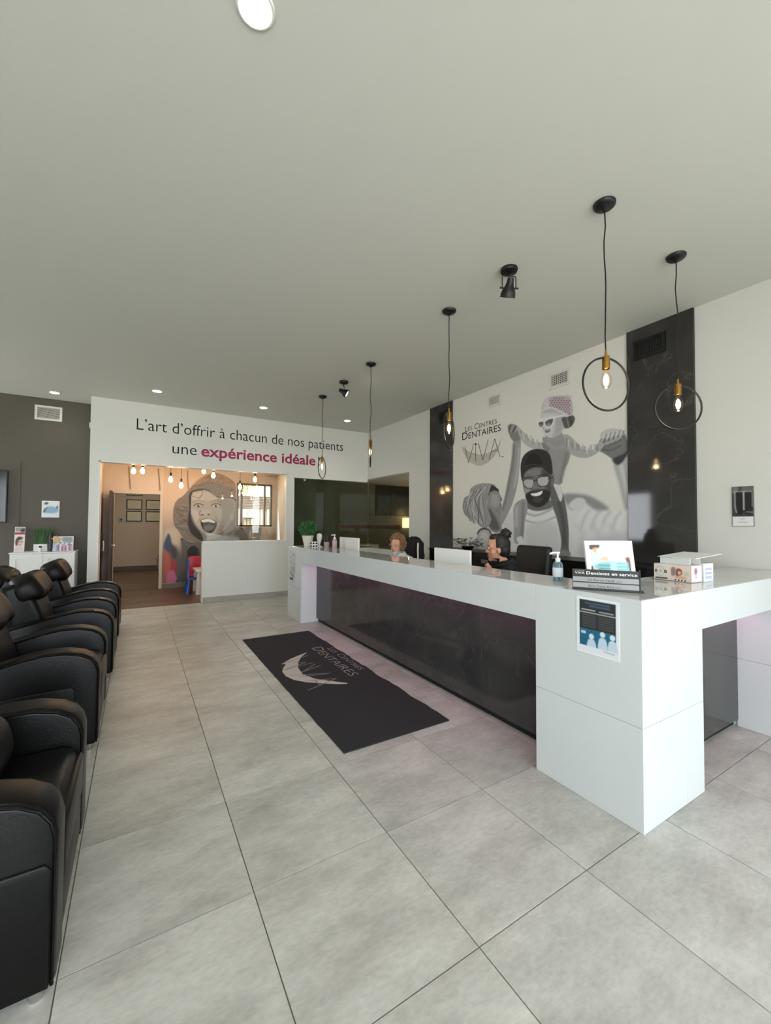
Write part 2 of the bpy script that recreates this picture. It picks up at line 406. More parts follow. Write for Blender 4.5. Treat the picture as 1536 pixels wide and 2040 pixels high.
# ================================================================== THE SETTING
# floor of 61 cm tiles, each tile its own piece
T, TX0, TY0, GR = .61, .4207, 2.2898, .0022
XO = 8.2                                                     # far side of the office
fl = struct('floor', box(B(), XL-.2, XO, YF-.2, YB+.01, -.08, -.004), M_GROUT)
tb = box(B(), GR, T-GR, GR, T-GR, -.006, 0); TILE_ME = to_mesh('tile', tb, M_TILE, 0)
cut = {}
def floor_tile(x, y, w, d):
    if w > T-.01 and d > T-.01: me = TILE_ME
    else:
        k = (round(w, 3), round(d, 3))
        if k not in cut: cut[k] = to_mesh('tile', box(B(), GR, w-GR, GR, d-GR, -.006, 0), M_TILE, 0)
        me = cut[k]
    o = bpy.data.objects.new('tile', me); C.objects.link(o); o.parent = fl; o.location = Vector((x, y, 0)) - ORG[fl]
i0, i1 = math.floor((XL-TX0)/T), math.ceil((XR-TX0)/T); j0, j1 = math.floor((YF-TY0)/T), math.ceil((YB-TY0)/T)
for i in range(i0, i1):
    for j in range(j0, j1):
        x, y = TX0+i*T, TY0+j*T; x2, y2 = min(x+T, XR), min(y+T, YB); x, y = max(x, XL), max(y, YF)
        if x2-x > .03 and y2-y > .03: floor_tile(x, y, x2-x, y2-y)
# dark wall bay at the left goes further back: extra tile row
for i in range(i0, math.floor((-.67-TX0)/T)+1):
    x = TX0+i*T; x2 = min(x+T, -.67); x = max(x, XL)
    if x2-x > .03: floor_tile(x, YB, x2-x, YD-YB)
struct('floor_bay', box(B(), XL-.2, -.67, YB+.01, YD+.1, -.08, -.004), M_GROUT)

struct('ceiling', box(B(), XL-.2, XR+.2, YF-.2, YD+.2, CEIL, CEIL+.1), M_CEIL)
LW = (6.55, 8.5, .95, 2.42)                                    # window in the left wall
bm = B(); box(bm, XL-.15, XL, YF-.2, LW[0], 0, CEIL); box(bm, XL-.15, XL, LW[1], YD+.2, 0, CEIL); box(bm, XL-.15, XL, LW[0], LW[1], 0, LW[2]); box(bm, XL-.15, XL, LW[0], LW[1], LW[3], CEIL)
struct('wall_left', bm, M_WHITE)
wn = struct('window_4', box(B(), XL-.1, XL-.05, LW[0], LW[1], LW[2], LW[2]+.04), M_TRIM)
obj('mullion', box(B(), XL-.1, XL-.05, 7.5, 7.54, LW[2]+.04, LW[3]), M_TRIM, wn)
struct('ground_left', box(B(), -30, XL-.15, YF-.15, 30, -.3, -.1), mat('pale_concrete', (188, 186, 180), .9))
struct('wall_back_dark', box(B(), XL, -.67, YD, YD+.12, 0, CEIL), M_DARKW)
# white back wall with the play-room opening and the office opening
OX0, OX1, OZ = -.545, 2.575, 2.445
FX0, FZ = 2.705, 2.385
bm = B()
box(bm, -.67, OX0, YB, YD+.12, 0, CEIL)                       # left pier
box(bm, OX0, XR, YB, YB+.15, OZ, CEIL)                        # header
box(bm, FX0, XR, YB, YB+.15, FZ, OZ)
box(bm, OX1, FX0, YB, YB+.15, 0, OZ)                          # pier between the openings
box(bm, 1.04, OX1, YB, YB+.15, 0, 1.085)                      # half wall
box(bm, FX0, XR+.0, YB, YB+.15, 0, .9)                        # office sill
struct('wall_back', bm, M_WHITE)
OFY = 6.45                                                    # office opening in the right wall starts here
bm = B()
box(bm, XR, XR+.15, -1.3, OFY, 0, CEIL); box(bm, XR, XR+.15, YF-.2, -1.3, 0, .3); box(bm, XR, XR+.15, YF-.2, -1.3, 3.0, CEIL); box(bm, XR, XR+.15, YF-.2, YF+.1, .3, 3.0)
box(bm, XR, XR+.15, OFY, YB+.15, FZ+.05, CEIL)
box(bm, XR, XR+.15, OFY, YB+.15, 0, .9)
struct('wall_right', bm, mat('right_wall_paint', (208, 209, 203), .6))
# window front behind the camera
bm = B()
box(bm, XL, XR, YF-.15, YF, 0, .3); box(bm, XL, XR, YF-.15, YF, 3.0, CEIL)
for x in (XL, -2.3, 0): box(bm, x, x+.1, YF-.15, YF, .3, 3.0)
box(bm, 2.1, XR, YF-.15, YF, .3, 3.0)
struct('wall_front', bm, M_WHITE)
struct('ground_side', box(B(), XR+.15, 30, YF-.15, 5.3, -.3, -.1), mat('pale_concrete', (188, 186, 180), .9))
struct('ground_outside', box(B(), -30, 30, -40, YF-.15, -.3, -.1), mat('pale_concrete', (188, 186, 180), .9))

# trims of the openings, baseboards
bm = B()
box(bm, OX0, OX0+.02, YB-.012, YB+.16, 0, OZ); box(bm, OX0, OX1, YB-.012, YB+.16, OZ-.02, OZ); box(bm, OX1-.02, OX1, YB-.012, YB+.16, 1.085, OZ)
box(bm, 1.03, OX1, YB-.02, YB+.17, 1.075, 1.1); box(bm, 1.025, 1.04, YB-.006, YB+.156, 0, 1.075)
struct('trim_1', bm, M_TRIM)
bm = B(); box(bm, FX0, FX0+.018, YB-.01, YB+.16, .9, FZ); box(bm, FX0, XR-.02, YB-.01, YB+.16, FZ-.015, FZ)
struct('trim_2', bm, M_TRIM)
M_BASE = mat('grey_base_tile', (158, 153, 144), .45, noise=((5, 5, 5), .25, (172, 168, 159)))
bb = struct('baseboard_back', box(B(), 1.04, OX1+.13, YB-.006, YB, 0, .088), M_GROUT)
x = 1.04
while x < OX1+.1:
    x2 = min(x+.61, OX1+.13); obj('tile', box(B(), x+.001, x2-.001, YB-.012, YB-.004, .0, .09), M_BASE, bb); x += .61
struct('baseboard_right', box(B(), XR-.012, XR, YF, 1.0, 0, .09), M_BASE)

# glass of the play-room opening
wn = struct('window_1', box(B(), 1.045, OX1-.02, YB+.068, YB+.082, 1.1, 1.108), M_TRIM)
obj('pane', box(B(), 1.045, OX1-.022, YB+.07, YB+.08, 1.105, OZ-.022), M_GLASS, wn)
# frameless glass of the office corner
wn = struct('window_2', box(B(), FX0+.02, XR-.03, YB+.06, YB+.09, .9, .912), M_CHROME)
for a, b in ((FX0+.02, 3.18), (3.184, 3.8), (3.804, XR+.04)): obj('pane', box(B(), a, b, YB+.07, YB+.08, .912, FZ-.016), M_OFFGLASS, wn)
obj('glass_clip', box(B(), 2.94, 2.985, YB+.05, YB+.10, FZ-.07, FZ-.02, .004), M_CHROME, wn)
for a, b in ((OFY+.02, 7.25), (7.254, YB+.06)): obj('pane', box(B(), XR+.07, XR+.08, a, b, .912, FZ+.04), M_OFFGLASS, wn)

# dark stone columns flanking the mural
for y0, y1 in ((1.755, 2.366), (5.18, 5.775)):
    cb = struct('wall_panel_right', box(B(), XR-.012, XR, y0, y1, 0, CEIL), M_BLACKM)
    z = 0
    while z < CEIL-.01:
        z2 = min(z+1.2, CEIL); obj('stone_slab', box(B(), XR-.024, XR-.01, y0+.0005, y1-.0005, z+.0005, z2-.0005), M_STONE, cb); z += 1.2
# panel moulding on the charcoal wall round the television
bm = B(); box(bm, -1.63, -1.612, YD-.012, YD, 1.335, 2.4); box(bm, -3.4, -1.612, YD-.012, YD, 1.318, 1.335)
struct('trim_3', bm, M_DARKW)

# ---- play room behind the opening
PY, PC = 10.25, 3.0
M_WOOD = mat('wood_plank', (72, 54, 42), .35, noise=((2, 26, 1), .28, (108, 86, 70)))
M_WOOD2 = mat('wood_plank_light', (82, 64, 50), .35, noise=((2, 26, 1), .28, (118, 96, 78)))
M_WOOD3 = mat('wood_plank_mid', (66, 49, 38), .35, noise=((2, 26, 1), .28, (98, 76, 60)))
wf = struct('floor_playroom', box(B(), -1.3, 3.05, YB+.01, 14.6, -.08, -.006), mat('subfloor', (50, 38, 30), .8))
rnd = random.Random(2); y = YB
while y < 14.5:
    x = -1.3 - rnd.random()*.9
    xe = 3.0 if y < PY else 1.2
    while x < xe:
        x2 = x+1.22
        obj('plank', box(B(), max(x, -1.29)+.001, min(x2, xe)-.001, y+.001, y+.179, -.006, 0), rnd.choice((M_WOOD, M_WOOD2, M_WOOD3)), wf); x = x2
    y += .18
M_PLAY = mat('playroom_paint', (214, 200, 186), .6)
bm = B(); box(bm, -.70, -.60, YD, PY, 0, PC); struct('wall_playroom_left', bm, M_PLAY)
struct('wall_playroom_right', prism(B(), [(2.60, YB+.15), (2.66, YB+.15), (3.08, PY+.12), (3.03, PY+.12)], 'z', 0, PC), M_WHITE)
DX0, DX1, DZ = -.41, .425, 2.05
WX0, WX1, WZ0, WZ1 = 2.03, 2.88, 1.35, 2.40                   # window in the back wall of the play room
bm = B(); box(bm, -.7, DX0, PY, PY+.12, 0, PC); box(bm, DX1, WX0, PY, PY+.12, 0, PC); box(bm, DX0, DX1, PY, PY+.12, DZ, PC)
box(bm, WX1, 3.02, PY, PY+.12, 0, PC); box(bm, WX0, WX1, PY, PY+.12, 0, WZ0); box(bm, WX0, WX1, PY, PY+.12, WZ1, PC)
struct('wall_playroom_back', bm, M_PLAY)
struct('ceiling_playroom', box(B(), -.7, 3.1, YB+.15, PY+.1, PC, PC+.08), M_CEIL)
bm = B(); box(bm, DX0-.06, DX0, PY-.02, PY+.14, 0, DZ+.06); box(bm, DX1, DX1+.06, PY-.02, PY+.14, 0, DZ+.06); box(bm, DX0, DX1, PY-.02, PY+.14, DZ, DZ+.06)
struct('trim_4', bm, mat('door_frame_paint', (206, 196, 184), .45))
struct('baseboard_playroom', box(B(), DX1+.06, 3.02, PY-.013, PY, 0, .1), mat('taupe_base', (112, 106, 98), .5))
bm = B(); box(bm, -1.3, 1.2, 14.5, 14.6, 0, 2.7); box(bm, -1.4, -1.3, PY+.1, 14.6, 0, 2.7); box(bm, 1.2, 1.3, PY+.12, 14.6, 0, 2.7)
struct('wall_corridor', bm, mat('corridor_paint', (190, 174, 154), .6))
struct('ceiling_corridor', box(B(), -1.4, 1.3, PY+.12, 14.6, 2.7, 2.8), M_CEIL)
struct('baseboard_corridor', box(B(), -1.3, 1.2, 14.485, 14.5, 0, .13), mat('corridor_base', (92, 78, 68), .5))
dd = struct('door_1', box(B(), DX0-.05, DX0-.005, PY-.82, PY-.02, .01, DZ, .003), mat('dark_door', (64, 54, 48), .4))
bm = B(); cyl(bm, (DX0-.006, PY-.74, 1.0), (DX0+.05, PY-.74, 1.0), .012); cyl(bm, (DX0+.045, PY-.75, 1.0), (DX0+.045, PY-.63, 1.0), .01); obj('door_handle', bm, M_CHROME, dd, 40)
# thin dark rods on the play-room wall above the door
for k, (xa, xb) in enumerate(((-.17, -.13), (.38, .42), (.955, .98))):
    bm = B(); tube(bm, [(xa, PY-.012, 2.62), (xb, PY-.012, 2.14 if k < 2 else 2.2)], .011, 6); struct('trim_%d' % (5+k), bm, mat('wall_rod_tone', (150, 128, 112), .6), 40)

# ---- office behind the corner glass
M_OLIVE = mat('olive_paint', (88, 90, 70), .6)
struct('wall_office_left', prism(B(), [(2.662, YB+.15), (2.70, YB+.15), (2.95, 9.4), (2.91, 9.4)], 'z', 0, 2.6), mat('partition_paint', (104, 104, 90), .6))
for k in range(5):
    a = .12+k*.17; x_, y_ = 2.70+.25*a, YB+.15+1.15*a; struct('trim_%d' % (20+k), box(B(), x_, x_+.02, y_, y_+.03, 0, 2.6), M_OLIVE)
bm = B(); box(bm, 2.9, 4.35, 9.4, 9.5, 0, 2.6); box(bm, 4.25, 4.35, 9.5, 10.6, 0, 2.6); struct('wall_office_near', bm, M_OLIVE)
struct('wall_office_back', box(B(), 4.25, XO, 10.6, 10.7, 0, 2.6), mat('office_grey_paint', (112, 109, 98), .6))
struct('wall_office_right', box(B(), XO-.1, XO, 5.5, 10.7, 0, 2.6), M_OLIVE)
struct('wall_office_front', box(B(), XR+.15, XO, 5.4, 5.5, 0, 2.6), M_OLIVE)
struct('ceiling_office', box(B(), 2.7, XO, YB+.15, 10.7, 2.6, 2.68), mat('office_ceiling', (190, 176, 158), .7))
struct('ceiling_office_side', box(B(), XR+.15, XO, 5.5, YB+.15, 2.6, 2.68), MATS['office_ceiling'])
struct('floor_office', box(B(), 2.7, XO, YB+.15, 10.7, -.08, 0), mat('office_carpet', (70, 68, 64), .9))
bm = B(); box(bm, 6.05, XO-.1, 10.585, 10.6, 1.68, 2.6); struct('trim_8', bm, mat('office_dark_panel', (38, 37, 30), .5))
bm = B(); box(bm, 4.9, 6.95, 10.57, 10.6, 1.3, 1.395); struct('trim_9', bm, mat('office_rail', (92, 44, 40), .4))

# ================================================================== RECEPTION COUNTER
CX, CY, CH, CB = 2.051, 1.046, 1.09, .876                    # outer faces, height, underside of the band
NY, FY0, FY1, EX = 1.653, 5.751, 6.355, 2.674
IX, IY = 2.475, 1.49                                          # inner edges of the two arms
rc = thing('reception_counter', 'long L-shaped white gloss reception counter with recessed dark stone front', 'counter', (CX+.3, CY+.3, 0))
g = .0008
bm = B()
t = .012
box(bm, CX+t, IX, CY+t, FY1-t, CB+.004, CH-t); box(bm, IX, XR-.002, CY+t, IY, CB+.004, CH-t)      # band core
box(bm, CX+t, EX-t, CY+t, NY, 0, CB+.004); box(bm, CX+t, IX, FY0, FY1-t, 0, CB+.004); box(bm, 3.755, XR-.002, CY+t, IY, 0, CB+.004)
obj('core', bm, M_GLOSSW, rc)
bm = B(); box(bm, 2.302, IX-.02, NY, FY0, .05, CB+.004); box(bm, EX, 3.755, 1.262, IY-.02, .05, CB+.004); obj('back_carcass', bm, M_BLACKM, rc)
bm = B(); box(bm, 2.325, IX-.04, NY, FY0, 0, .05); box(bm, EX, 3.755, 1.285, IY-.04, 0, .05); obj('toe_kick', bm, M_BLACKM, rc)
def cl(name, x0, x1, y0, y1, z0, z1, m): obj(name, box(B(), x0+g, x1-g, y0+g, y1-g, z0+g, z1-g, .0012, 1), m, rc)
# band tiles
ys = [NY] + [NY+.6*k for k in range(1, 7)] + [FY0]
for a, b in zip(ys[:-1], ys[1:]): cl('band_tile', CX, CX+t, a, b, CB, CH, M_GLOSSW)
cl('leg_tile', CX, CX+t, CY, NY, .487, CH, M_GLOSSW); cl('leg_tile', CX, CX+t, CY, NY, 0, .487, M_GLOSSW)
cl('leg_tile', CX, CX+t, FY0, FY1, .487, CH, M_GLOSSW); cl('leg_tile', CX, CX+t, FY0, FY1, 0, .487, M_GLOSSW)
for a, b in ((CX+t, 2.476), (2.476, EX)):
    cl('leg_tile', a, b, CY, CY+t, .487, CH, M_GLOSSW); cl('leg_tile', a, b, CY, CY+t, 0, .487, M_GLOSSW)
cl('leg_tile', EX-t, EX, CY+t, NY, .487, CB+.004, M_GLOSSW); cl('leg_tile', EX-t, EX, CY+t, 1.24, 0, .487, M_GLOSSW)
for a, b in ((EX, 3.08), (3.08, 3.685), (3.685, 4.29), (4.29, XR-.002)): cl('band_tile', a, b, CY, CY+t, CB, CH, M_GLOSSW)
cl('leg_tile', 3.743, 3.755, CY, 1.26, .487, CB, M_GLOSSW); cl('leg_tile', 3.743, 3.755, CY, 1.26, 0, .487, M_GLOSSW)
cl('leg_tile', 3.755, XR-.002, CY, CY+t, 0, CB, M_GLOSSW)
cl('leg_tile', CX+t, IX, FY0-.001, FY0+t, 0, CB+.004, M_GLOSSW)
# polished top
ty = [CY+t] + [IY+.6*k for k in range(0, 9)]; ty = [v for v in ty if v < FY1-.05]+[FY1]
for a, b in zip(ty[:-1], ty[1:]): cl('top_tile', CX+t, IX+.012, a, b, CH-t, CH, M_TOP)
tx = [IX+.012, 3.085, 3.69, 4.295, XR-.002]
for a, b in zip(tx[:-1], tx[1:]): cl('top_tile', a, b, CY+t, IY+.012, CH-t, CH, M_TOP)
# recessed dark stone
py_ = [NY, 2.35, 2.96, 3.57, 4.18, 4.79, 5.4, FY0]
for a, b in zip(py_[:-1], py_[1:]): cl('stone_panel', 2.29, 2.302, a, b, .05, CB+.002, M_PANEL)
for a, b in ((EX, 3.21), (3.21, 3.743)): cl('stone_panel', a, b, 1.25, 1.262, .05, CB+.002, M_PANEL)
bm = B(); box(bm, 2.262, 2.285, NY+.1, FY0-.1, CB-.012, CB); box(bm, EX+.05, 3.7, 1.22, 1.245, CB-.012, CB)
M_LED = mat('pink_led_strip', (240, 180, 225), .4, emit=(1, .5, .82), es=1.0)
obj('led_strip', bm, M_LED, rc, label='pink light strip under the overhang')
lamp('led_light_long', 'AREA', (2.2, (NY+FY0)/2, CB-.016), 3.6, (1, .38, .70), .03, FY0-NY-.2, None, rc)
lamp('led_light_short', 'AREA', (3.2, 1.18, CB-.016), .9, (1, .38, .70), .95, .03, None, rc)
# work desk behind the counter
ds = thing('work_desk', 'low dark work desk running behind the reception counter', 'desk', (2.8, 4, 0))
obj('desk_top', box(B(), IX+.015, 2.9, 1.8, 6.3, .70, .735, .003), mat('desk_laminate', (120, 116, 110), .4), ds)
for y in (1.85, 3.3, 4.7, 6.2): obj('desk_leg', box(B(), 2.5, 2.88, y, y+.04, 0, .70), M_BLACKM, ds)

# ---- entrance mat with woven logo
mx0, mx1, my0, my1 = 1.14, 1.995, 2.375, 5.275
em = thing('entrance_mat', 'long black logo mat lying on the tiles before the counter', 'mat', ((mx0+mx1)/2, (my0+my1)/2, 0))
rn = random.Random(5); edge = []
n = 40
for k in range(n+1): edge.append((mx0 + (rn.random()-.5)*.004, my0+(my1-my0)*k/n))
for k in range(n+1): edge.append((mx1 + (rn.random()-.5)*.012 + .006*math.sin(k*.9), my1-(my1-my0)*k/n))
obj('rug', prism(B(), edge[::-1], 'z', .0005, .008), mat('mat_pile', (40, 40, 42), .95, bump=(400, .3)), em)
mp = lambda cx, cy: on_z(580+cx/9.6, 1270+cy/9.6, .008)
mq = lambda cx, cy: on_z(460+cx/3.339, 1220+cy/3.339, .008)
UPZ = (0, 0, 1)
cres = [(335,345),(395,310),(455,285),(508,265),(470,295),(448,330),(448,370),(478,412),(560,442),(650,455),(775,470),(775,476),(700,478),(600,472),(500,465),(420,450),(365,425),(342,395),(345,375),(365,345)]
obj('logo_swoosh', poly_bm([mq(*p) for p in cres], UPZ, .0008), M_LIGHTGREY, em)
ln = [[mq(332,345), mq(512,287)], [mq(360,380), mq(497,335)], [mq(497,335), mq(380,330)], [mq(352,385), mq(545,335)], [mq(600,352), mq(470,398)], [mq(470,400), mq(560,345)], [mq(400,420), mq(662,405)], [mq(662,405), mq(455,432)], [mq(520,455), mq(702,440)], [mq(702,440), mq(510,520)], [mq(560,455), mq(590,480)]]
obj('logo_letters', strokes_bm(ln, UPZ, .012, .0016), mat('logo_weave', (128, 126, 122), .8), em)
d0, d1 = mp(495, 325), mp(1270, 850)
words_obj('lettering_word', 'Dentaires', M_GREY, em, (1.745, 4.52, .008), (0, -1, 0), (1, 0, 0), 1.0, .13, -.01, .0012, .8)
words_obj('lettering_word', 'Les Centres', M_GREY, em, (1.895, 4.42, .008), (0, -1, 0), (1, 0, 0), .80, .08, -.01, .0012, .8)

# ================================================================== WALL LETTERING
wl = thing('wall_lettering', 'large two-line French slogan in black and magenta letters above the playroom opening', 'lettering', (1.9, YB, 2.6))
EXW, EZW = (1, 0, 0), (0, 0, 1)
words_obj('lettering_word', "L\u2019art d\u2019offrir \u00e0 chacun de nos patients", M_INK, wl, (-.035, YB, 3.015), EXW, EZW, 3.84, .205, -.005, .002)
words_obj('lettering_word', 'une', M_INK, wl, (.51, YB, 2.66), EXW, EZW, .39, .205, -.005, .002)
words_obj('lettering_word', 'exp\u00e9rience id\u00e9ale', M_MAG, wl, (.975, YB, 2.655), EXW, EZW, 2.20, .205, .022, .002, label='magenta words of the slogan')
words_obj('lettering_word', '!', M_INK, wl, (3.235, YB, 2.655), EXW, EZW, .03, .205, -.012, .002)

# ================================================================== FAMILY MURAL
K = 3.657
def fm(cx, cy): p = on_x(860+cx/K, 740+cy/K, XR); return (p.y, p.z)
fmp = lambda L: [fm(*p) for p in L]
mu = thing('wall_mural', 'black and white wall mural of a family carrying a toddler on shoulders', 'mural', (XR-.004, 3.77, 1.0))
p = Print(5.18, 2.368, 1.0, CEIL-.004, .0085, (.865, .86, .83))
def el(c, rx, ry, n=20, a=0):
    return [(c[0]+rx*math.cos(q)*math.cos(a)-ry*math.sin(q)*math.sin(a), c[1]+rx*math.cos(q)*math.sin(a)+ry*math.sin(q)*math.cos(a)) for q in [2*PI*k/n for k in range(n)]]
def F_(L, c, **k): p.fill(fmp(L), c, **k)
def L_(L, w, c, **k): p.line(fmp(L), w, c, **k)
# father's shirt
F_([(510,1110),(560,1050),(640,1000),(690,985),(760,1010),(850,975),(930,900),(1000,885),(1090,893),(1180,920),(1280,985),(1330,1035),(1385,1000),(1395,950),(1370,800),(1335,690),(1320,650),(1440,590),(1470,900),(1470,1260),(1120,1380),(720,1350),(560,1300),(500,1200)], .85)
F_([(960,900),(1090,895),(1190,925),(1290,1000),(1200,1010),(1130,960),(1090,930),(1050,990),(1010,1000)], .56, soft=.03)
F_([(1000,970),(1060,920),(1120,940),(1090,1010),(1030,1010)], .82, soft=.02)
for q in range(9):
    x0 = 1080+q*38; L_([(x0+30, 1010+q*3), (x0-5, 1070), (x0-25, 1140)], .016, .70 if q % 2 else .90, soft=.02, alpha=.7)
for q in range(6):
    x0 = 1000+q*60; L_([(x0, 1120), (x0+40, 1200), (x0+30, 1320)], .03, .78 if q % 2 else .88, soft=.03, alpha=.6)
F_([(660,1010),(760,1040),(880,1000),(905,1080),(800,1120),(680,1110)], .87, soft=.02)
L_([(668,1020),(760,1050),(880,1000)], .02, .62, soft=.015); L_([(668,1080),(780,1105),(900,1060)], .014, .6, soft=.015)
F_([(700,1130),(900,1110),(930,1340),(720,1340)], .79, soft=.05)
F_([(1110,1250),(1440,1180),(1460,1330),(1110,1370)], .77, soft=.06)
F_([(520,1090),(590,1040),(610,1230),(560,1240)], .82, soft=.02)
# raised sleeve at the right
F_([(1330,660),(1440,590),(1470,900),(1450,1000),(1400,960),(1370,800)], .78); L_([(1345,690),(1390,850),(1420,990)], .03, .62, soft=.03); L_([(1400,650),(1430,800)], .02, .66, soft=.02)
# big hand at the right with the child's fingers
F_([(1205,560),(1240,480),(1300,440),(1380,425),(1420,480),(1435,570),(1400,640),(1350,680),(1318,640),(1260,600)], .46, grain=.02)
F_([(1320,640),(1400,600),(1436,575),(1400,650),(1355,680)], .22, soft=.02)
F_([(1225,470),(1260,430),(1330,415),(1395,440),(1400,465),(1330,470),(1270,490)], .74)
for q in range(5):
    x0 = 1245+q*32; L_([(x0, 500-q*6), (x0+14, 455-q*6)], .022, .78, soft=.01); L_([(x0+17, 505-q*6), (x0+30, 455-q*6)], .006, .3, soft=.006)
for q in range(4):
    x0 = 1250+q*34; L_([(x0, 540-q*14), (x0+26, 520-q*14)], .025, .66, soft=.012); L_([(x0+4, 556-q*14), (x0+30, 536-q*14)], .006, .25, soft=.006)
L_([(1225,560),(1300,575),(1380,540)], .008, .3, soft=.01)
# mother's raised arm and hand
F_([(590,440),(645,470),(650,560),(640,700),(625,830),(590,960),(540,1070),(500,1130),(490,1060),(530,940),(548,830),(570,720),(590,600),(594,510)], .60, grain=.012)
L_([(600,540),(590,680),(560,850),(520,1000)], .03, .45, soft=.03); L_([(636,560),(628,700),(605,840)], .02, .74, soft=.02)
F_([(560,430),(556,395),(585,383),(620,395),(655,430),(660,480),(620,510),(590,500),(570,470)], .5)
for q in range(4): L_([(562+q*16, 440), (578+q*18, 388+q*6)], .012, .72 if q % 2 else .2, soft=.008)
# toddler: arms, body, legs
F_([(620,395),(650,420),(690,460),(740,510),(830,520),(860,560),(800,570),(730,560),(680,530),(645,480)], .70)
for q in range(12): L_([(648+q*15, 432+q*8+(q*7) % 5*6), (664+q*14, 470+q*7+(q*11) % 4*7)], .011, (.5, .86, .62)[q % 3], soft=.014, alpha=.8)
F_([(810,480),(880,495),(970,465),(1010,560),(1005,640),(960,740),(945,820),(885,800),(870,640),(830,570)], .58, grain=.012)
L_([(985,600),(960,720),(940,800)], .03, .46, soft=.03); L_([(850,520),(900,560),(980,540)], .02, .64, soft=.03)
F_([(960,470),(1000,465),(1060,520),(1120,575),(1190,560),(1230,505),(1252,545),(1200,600),(1130,630),(1050,620),(1000,580)], .66)
for q in range(16): L_([(985+q*14.5, 492+q*6-(q > 10)*(q-10)*12+(q*5) % 4*5), (985+q*15, 545+q*5-(q > 10)*(q-10)*10-(q*7) % 5*5)], .011, (.42, .84, .55)[q % 3], soft=.014, alpha=.8)
F_([(800,520),(830,530),(860,560),(850,590),(815,560)], .5)
# father's face and cap
F_([(690,940),(760,975),(850,930),(880,985),(820,1010),(750,1015),(680,985)], .40)
F_([(660,760),(700,700),(800,690),(870,720),(885,800),(872,890),(835,955),(770,985),(715,965),(680,890),(665,820)], .44, grain=.02); F_([(672,860),(700,850),(725,870),(700,905),(684,890)], .60, soft=.02); F_([(800,848),(850,840),(855,865),(815,862)], .52, soft=.02); F_([(690,730),(800,712),(840,740),(740,760)], .50, soft=.02)
F_([(800,720),(875,720),(880,860),(840,950),(830,850)], .30, soft=.03)
F_([(870,760),(895,770),(890,820),(872,840)], .42)
F_([(655,780),(650,680),(675,610),(735,570),(815,570),(865,615),(882,730),(860,745),(800,700),(730,705),(680,740),(668,790)], .15)
F_([(688,680),(700,620),(745,595),(795,625),(803,690),(740,690)], .05, soft=.01); L_([(680,690),(735,678),(810,690)], .012, .26, soft=.008)
F_([(668,800),(690,785),(740,785),(748,820),(735,850),(700,850),(678,830)], .70); F_([(770,780),(800,768),(850,765),(856,800),(840,830),(800,838),(775,820)], .72)
for lens in ([(668,800),(690,783),(742,785),(748,825),(732,852),(698,852),(676,830),(668,800)], [(768,780),(800,766),(852,763),(858,802),(842,832),(800,840),(773,822),(768,780)]): L_(lens, .009, .1, smooth=False)
L_([(745,800),(770,790)], .012, .1); L_([(855,785),(885,770)], .01, .1); L_([(676,775),(735,770)], .012, .14); L_([(775,758),(850,748)], .012, .14)
F_([(685,905),(715,875),(760,870),(810,858),(850,870),(868,885),(850,945),(800,985),(750,985),(705,955)], .13, soft=.012)
F_([(738,925),(790,915),(815,930),(785,955),(750,950)], .24, soft=.012)
F_([(722,890),(765,885),(808,868),(800,895),(770,908),(738,906)], .95, soft=.005); L_([(718,888),(765,880),(812,864)], .008, .2)
F_([(735,830),(765,820),(775,855),(745,865)], .48, soft=.012); L_([(738,866),(775,858)], .009, .16)
# toddler's head
F_([(840,440),(930,430),(960,480),(900,510),(835,490)], .60); F_([(795,305),(830,262),(900,262),(960,310),(970,390),(945,445),(890,478),(850,478),(822,455),(806,425),(796,408),(790,395),(796,360)], .80); F_([(905,340),(962,320),(966,400),(930,455),(885,472),(900,420)], .68, soft=.04); F_([(800,300),(870,270),(950,310),(880,300)], .70, soft=.02)
F_([(950,340),(990,330),(1030,320),(1045,350),(1020,400),(975,415),(960,385)], .34); L_([(985,340),(1000,400)], .01, .6); L_([(1010,330),(1020,390)], .01, .16)
F_([(805,285),(815,225),(850,190),(940,175),(1010,195),(1030,260),(1025,320),(975,315),(930,285),(870,262)], (.74,.69,.71))
for a in range(10):
    for b in range(8):
        qx, qy = 835+a*20+(b % 2)*10, 196+b*16
        if 185+abs(qx-930)*.25 < qy < 262+max(0, qx-880)*.4 and qx < 1015: p.fill(fmp(el((qx, qy), 5, 5, 8)), (.42,.30,.36), soft=.006)
F_([(820,215),(850,190),(860,262),(815,275)], (.80,.78,.78), soft=.02); L_([(800,290),(870,262),(935,290),(980,318)], .012, .86)
for q in range(6): L_([(960+q*10, 195), (985+q*9, 168+q*3)], .006, .62, alpha=.7)
L_([(775,372),(800,350),(850,340),(890,335),(960,320)], .022, .88); F_([(776,372),(790,358),(818,360),(822,385),(808,412),(788,412),(776,395)], .90); F_([(822,362),(850,342),(895,332),(892,372),(872,404),(842,408),(824,390)], .90); F_([(781,378),(792,367),(813,368),(816,385),(804,404),(789,404)], .36); F_([(829,368),(852,352),(884,345),(882,372),(866,396),(843,399),(830,386)], .36); F_([(786,392),(800,388),(806,398),(794,403)], .58, soft=.012); F_([(838,385),(862,378),(868,390),(848,397)], .60, soft=.012)
F_([(826,430),(845,424),(864,422),(858,440),(836,446)], .34, soft=.008); F_([(832,431),(858,426),(848,435)], .75, soft=.006); L_([(818,400),(812,412),(822,416)], .006, .5)
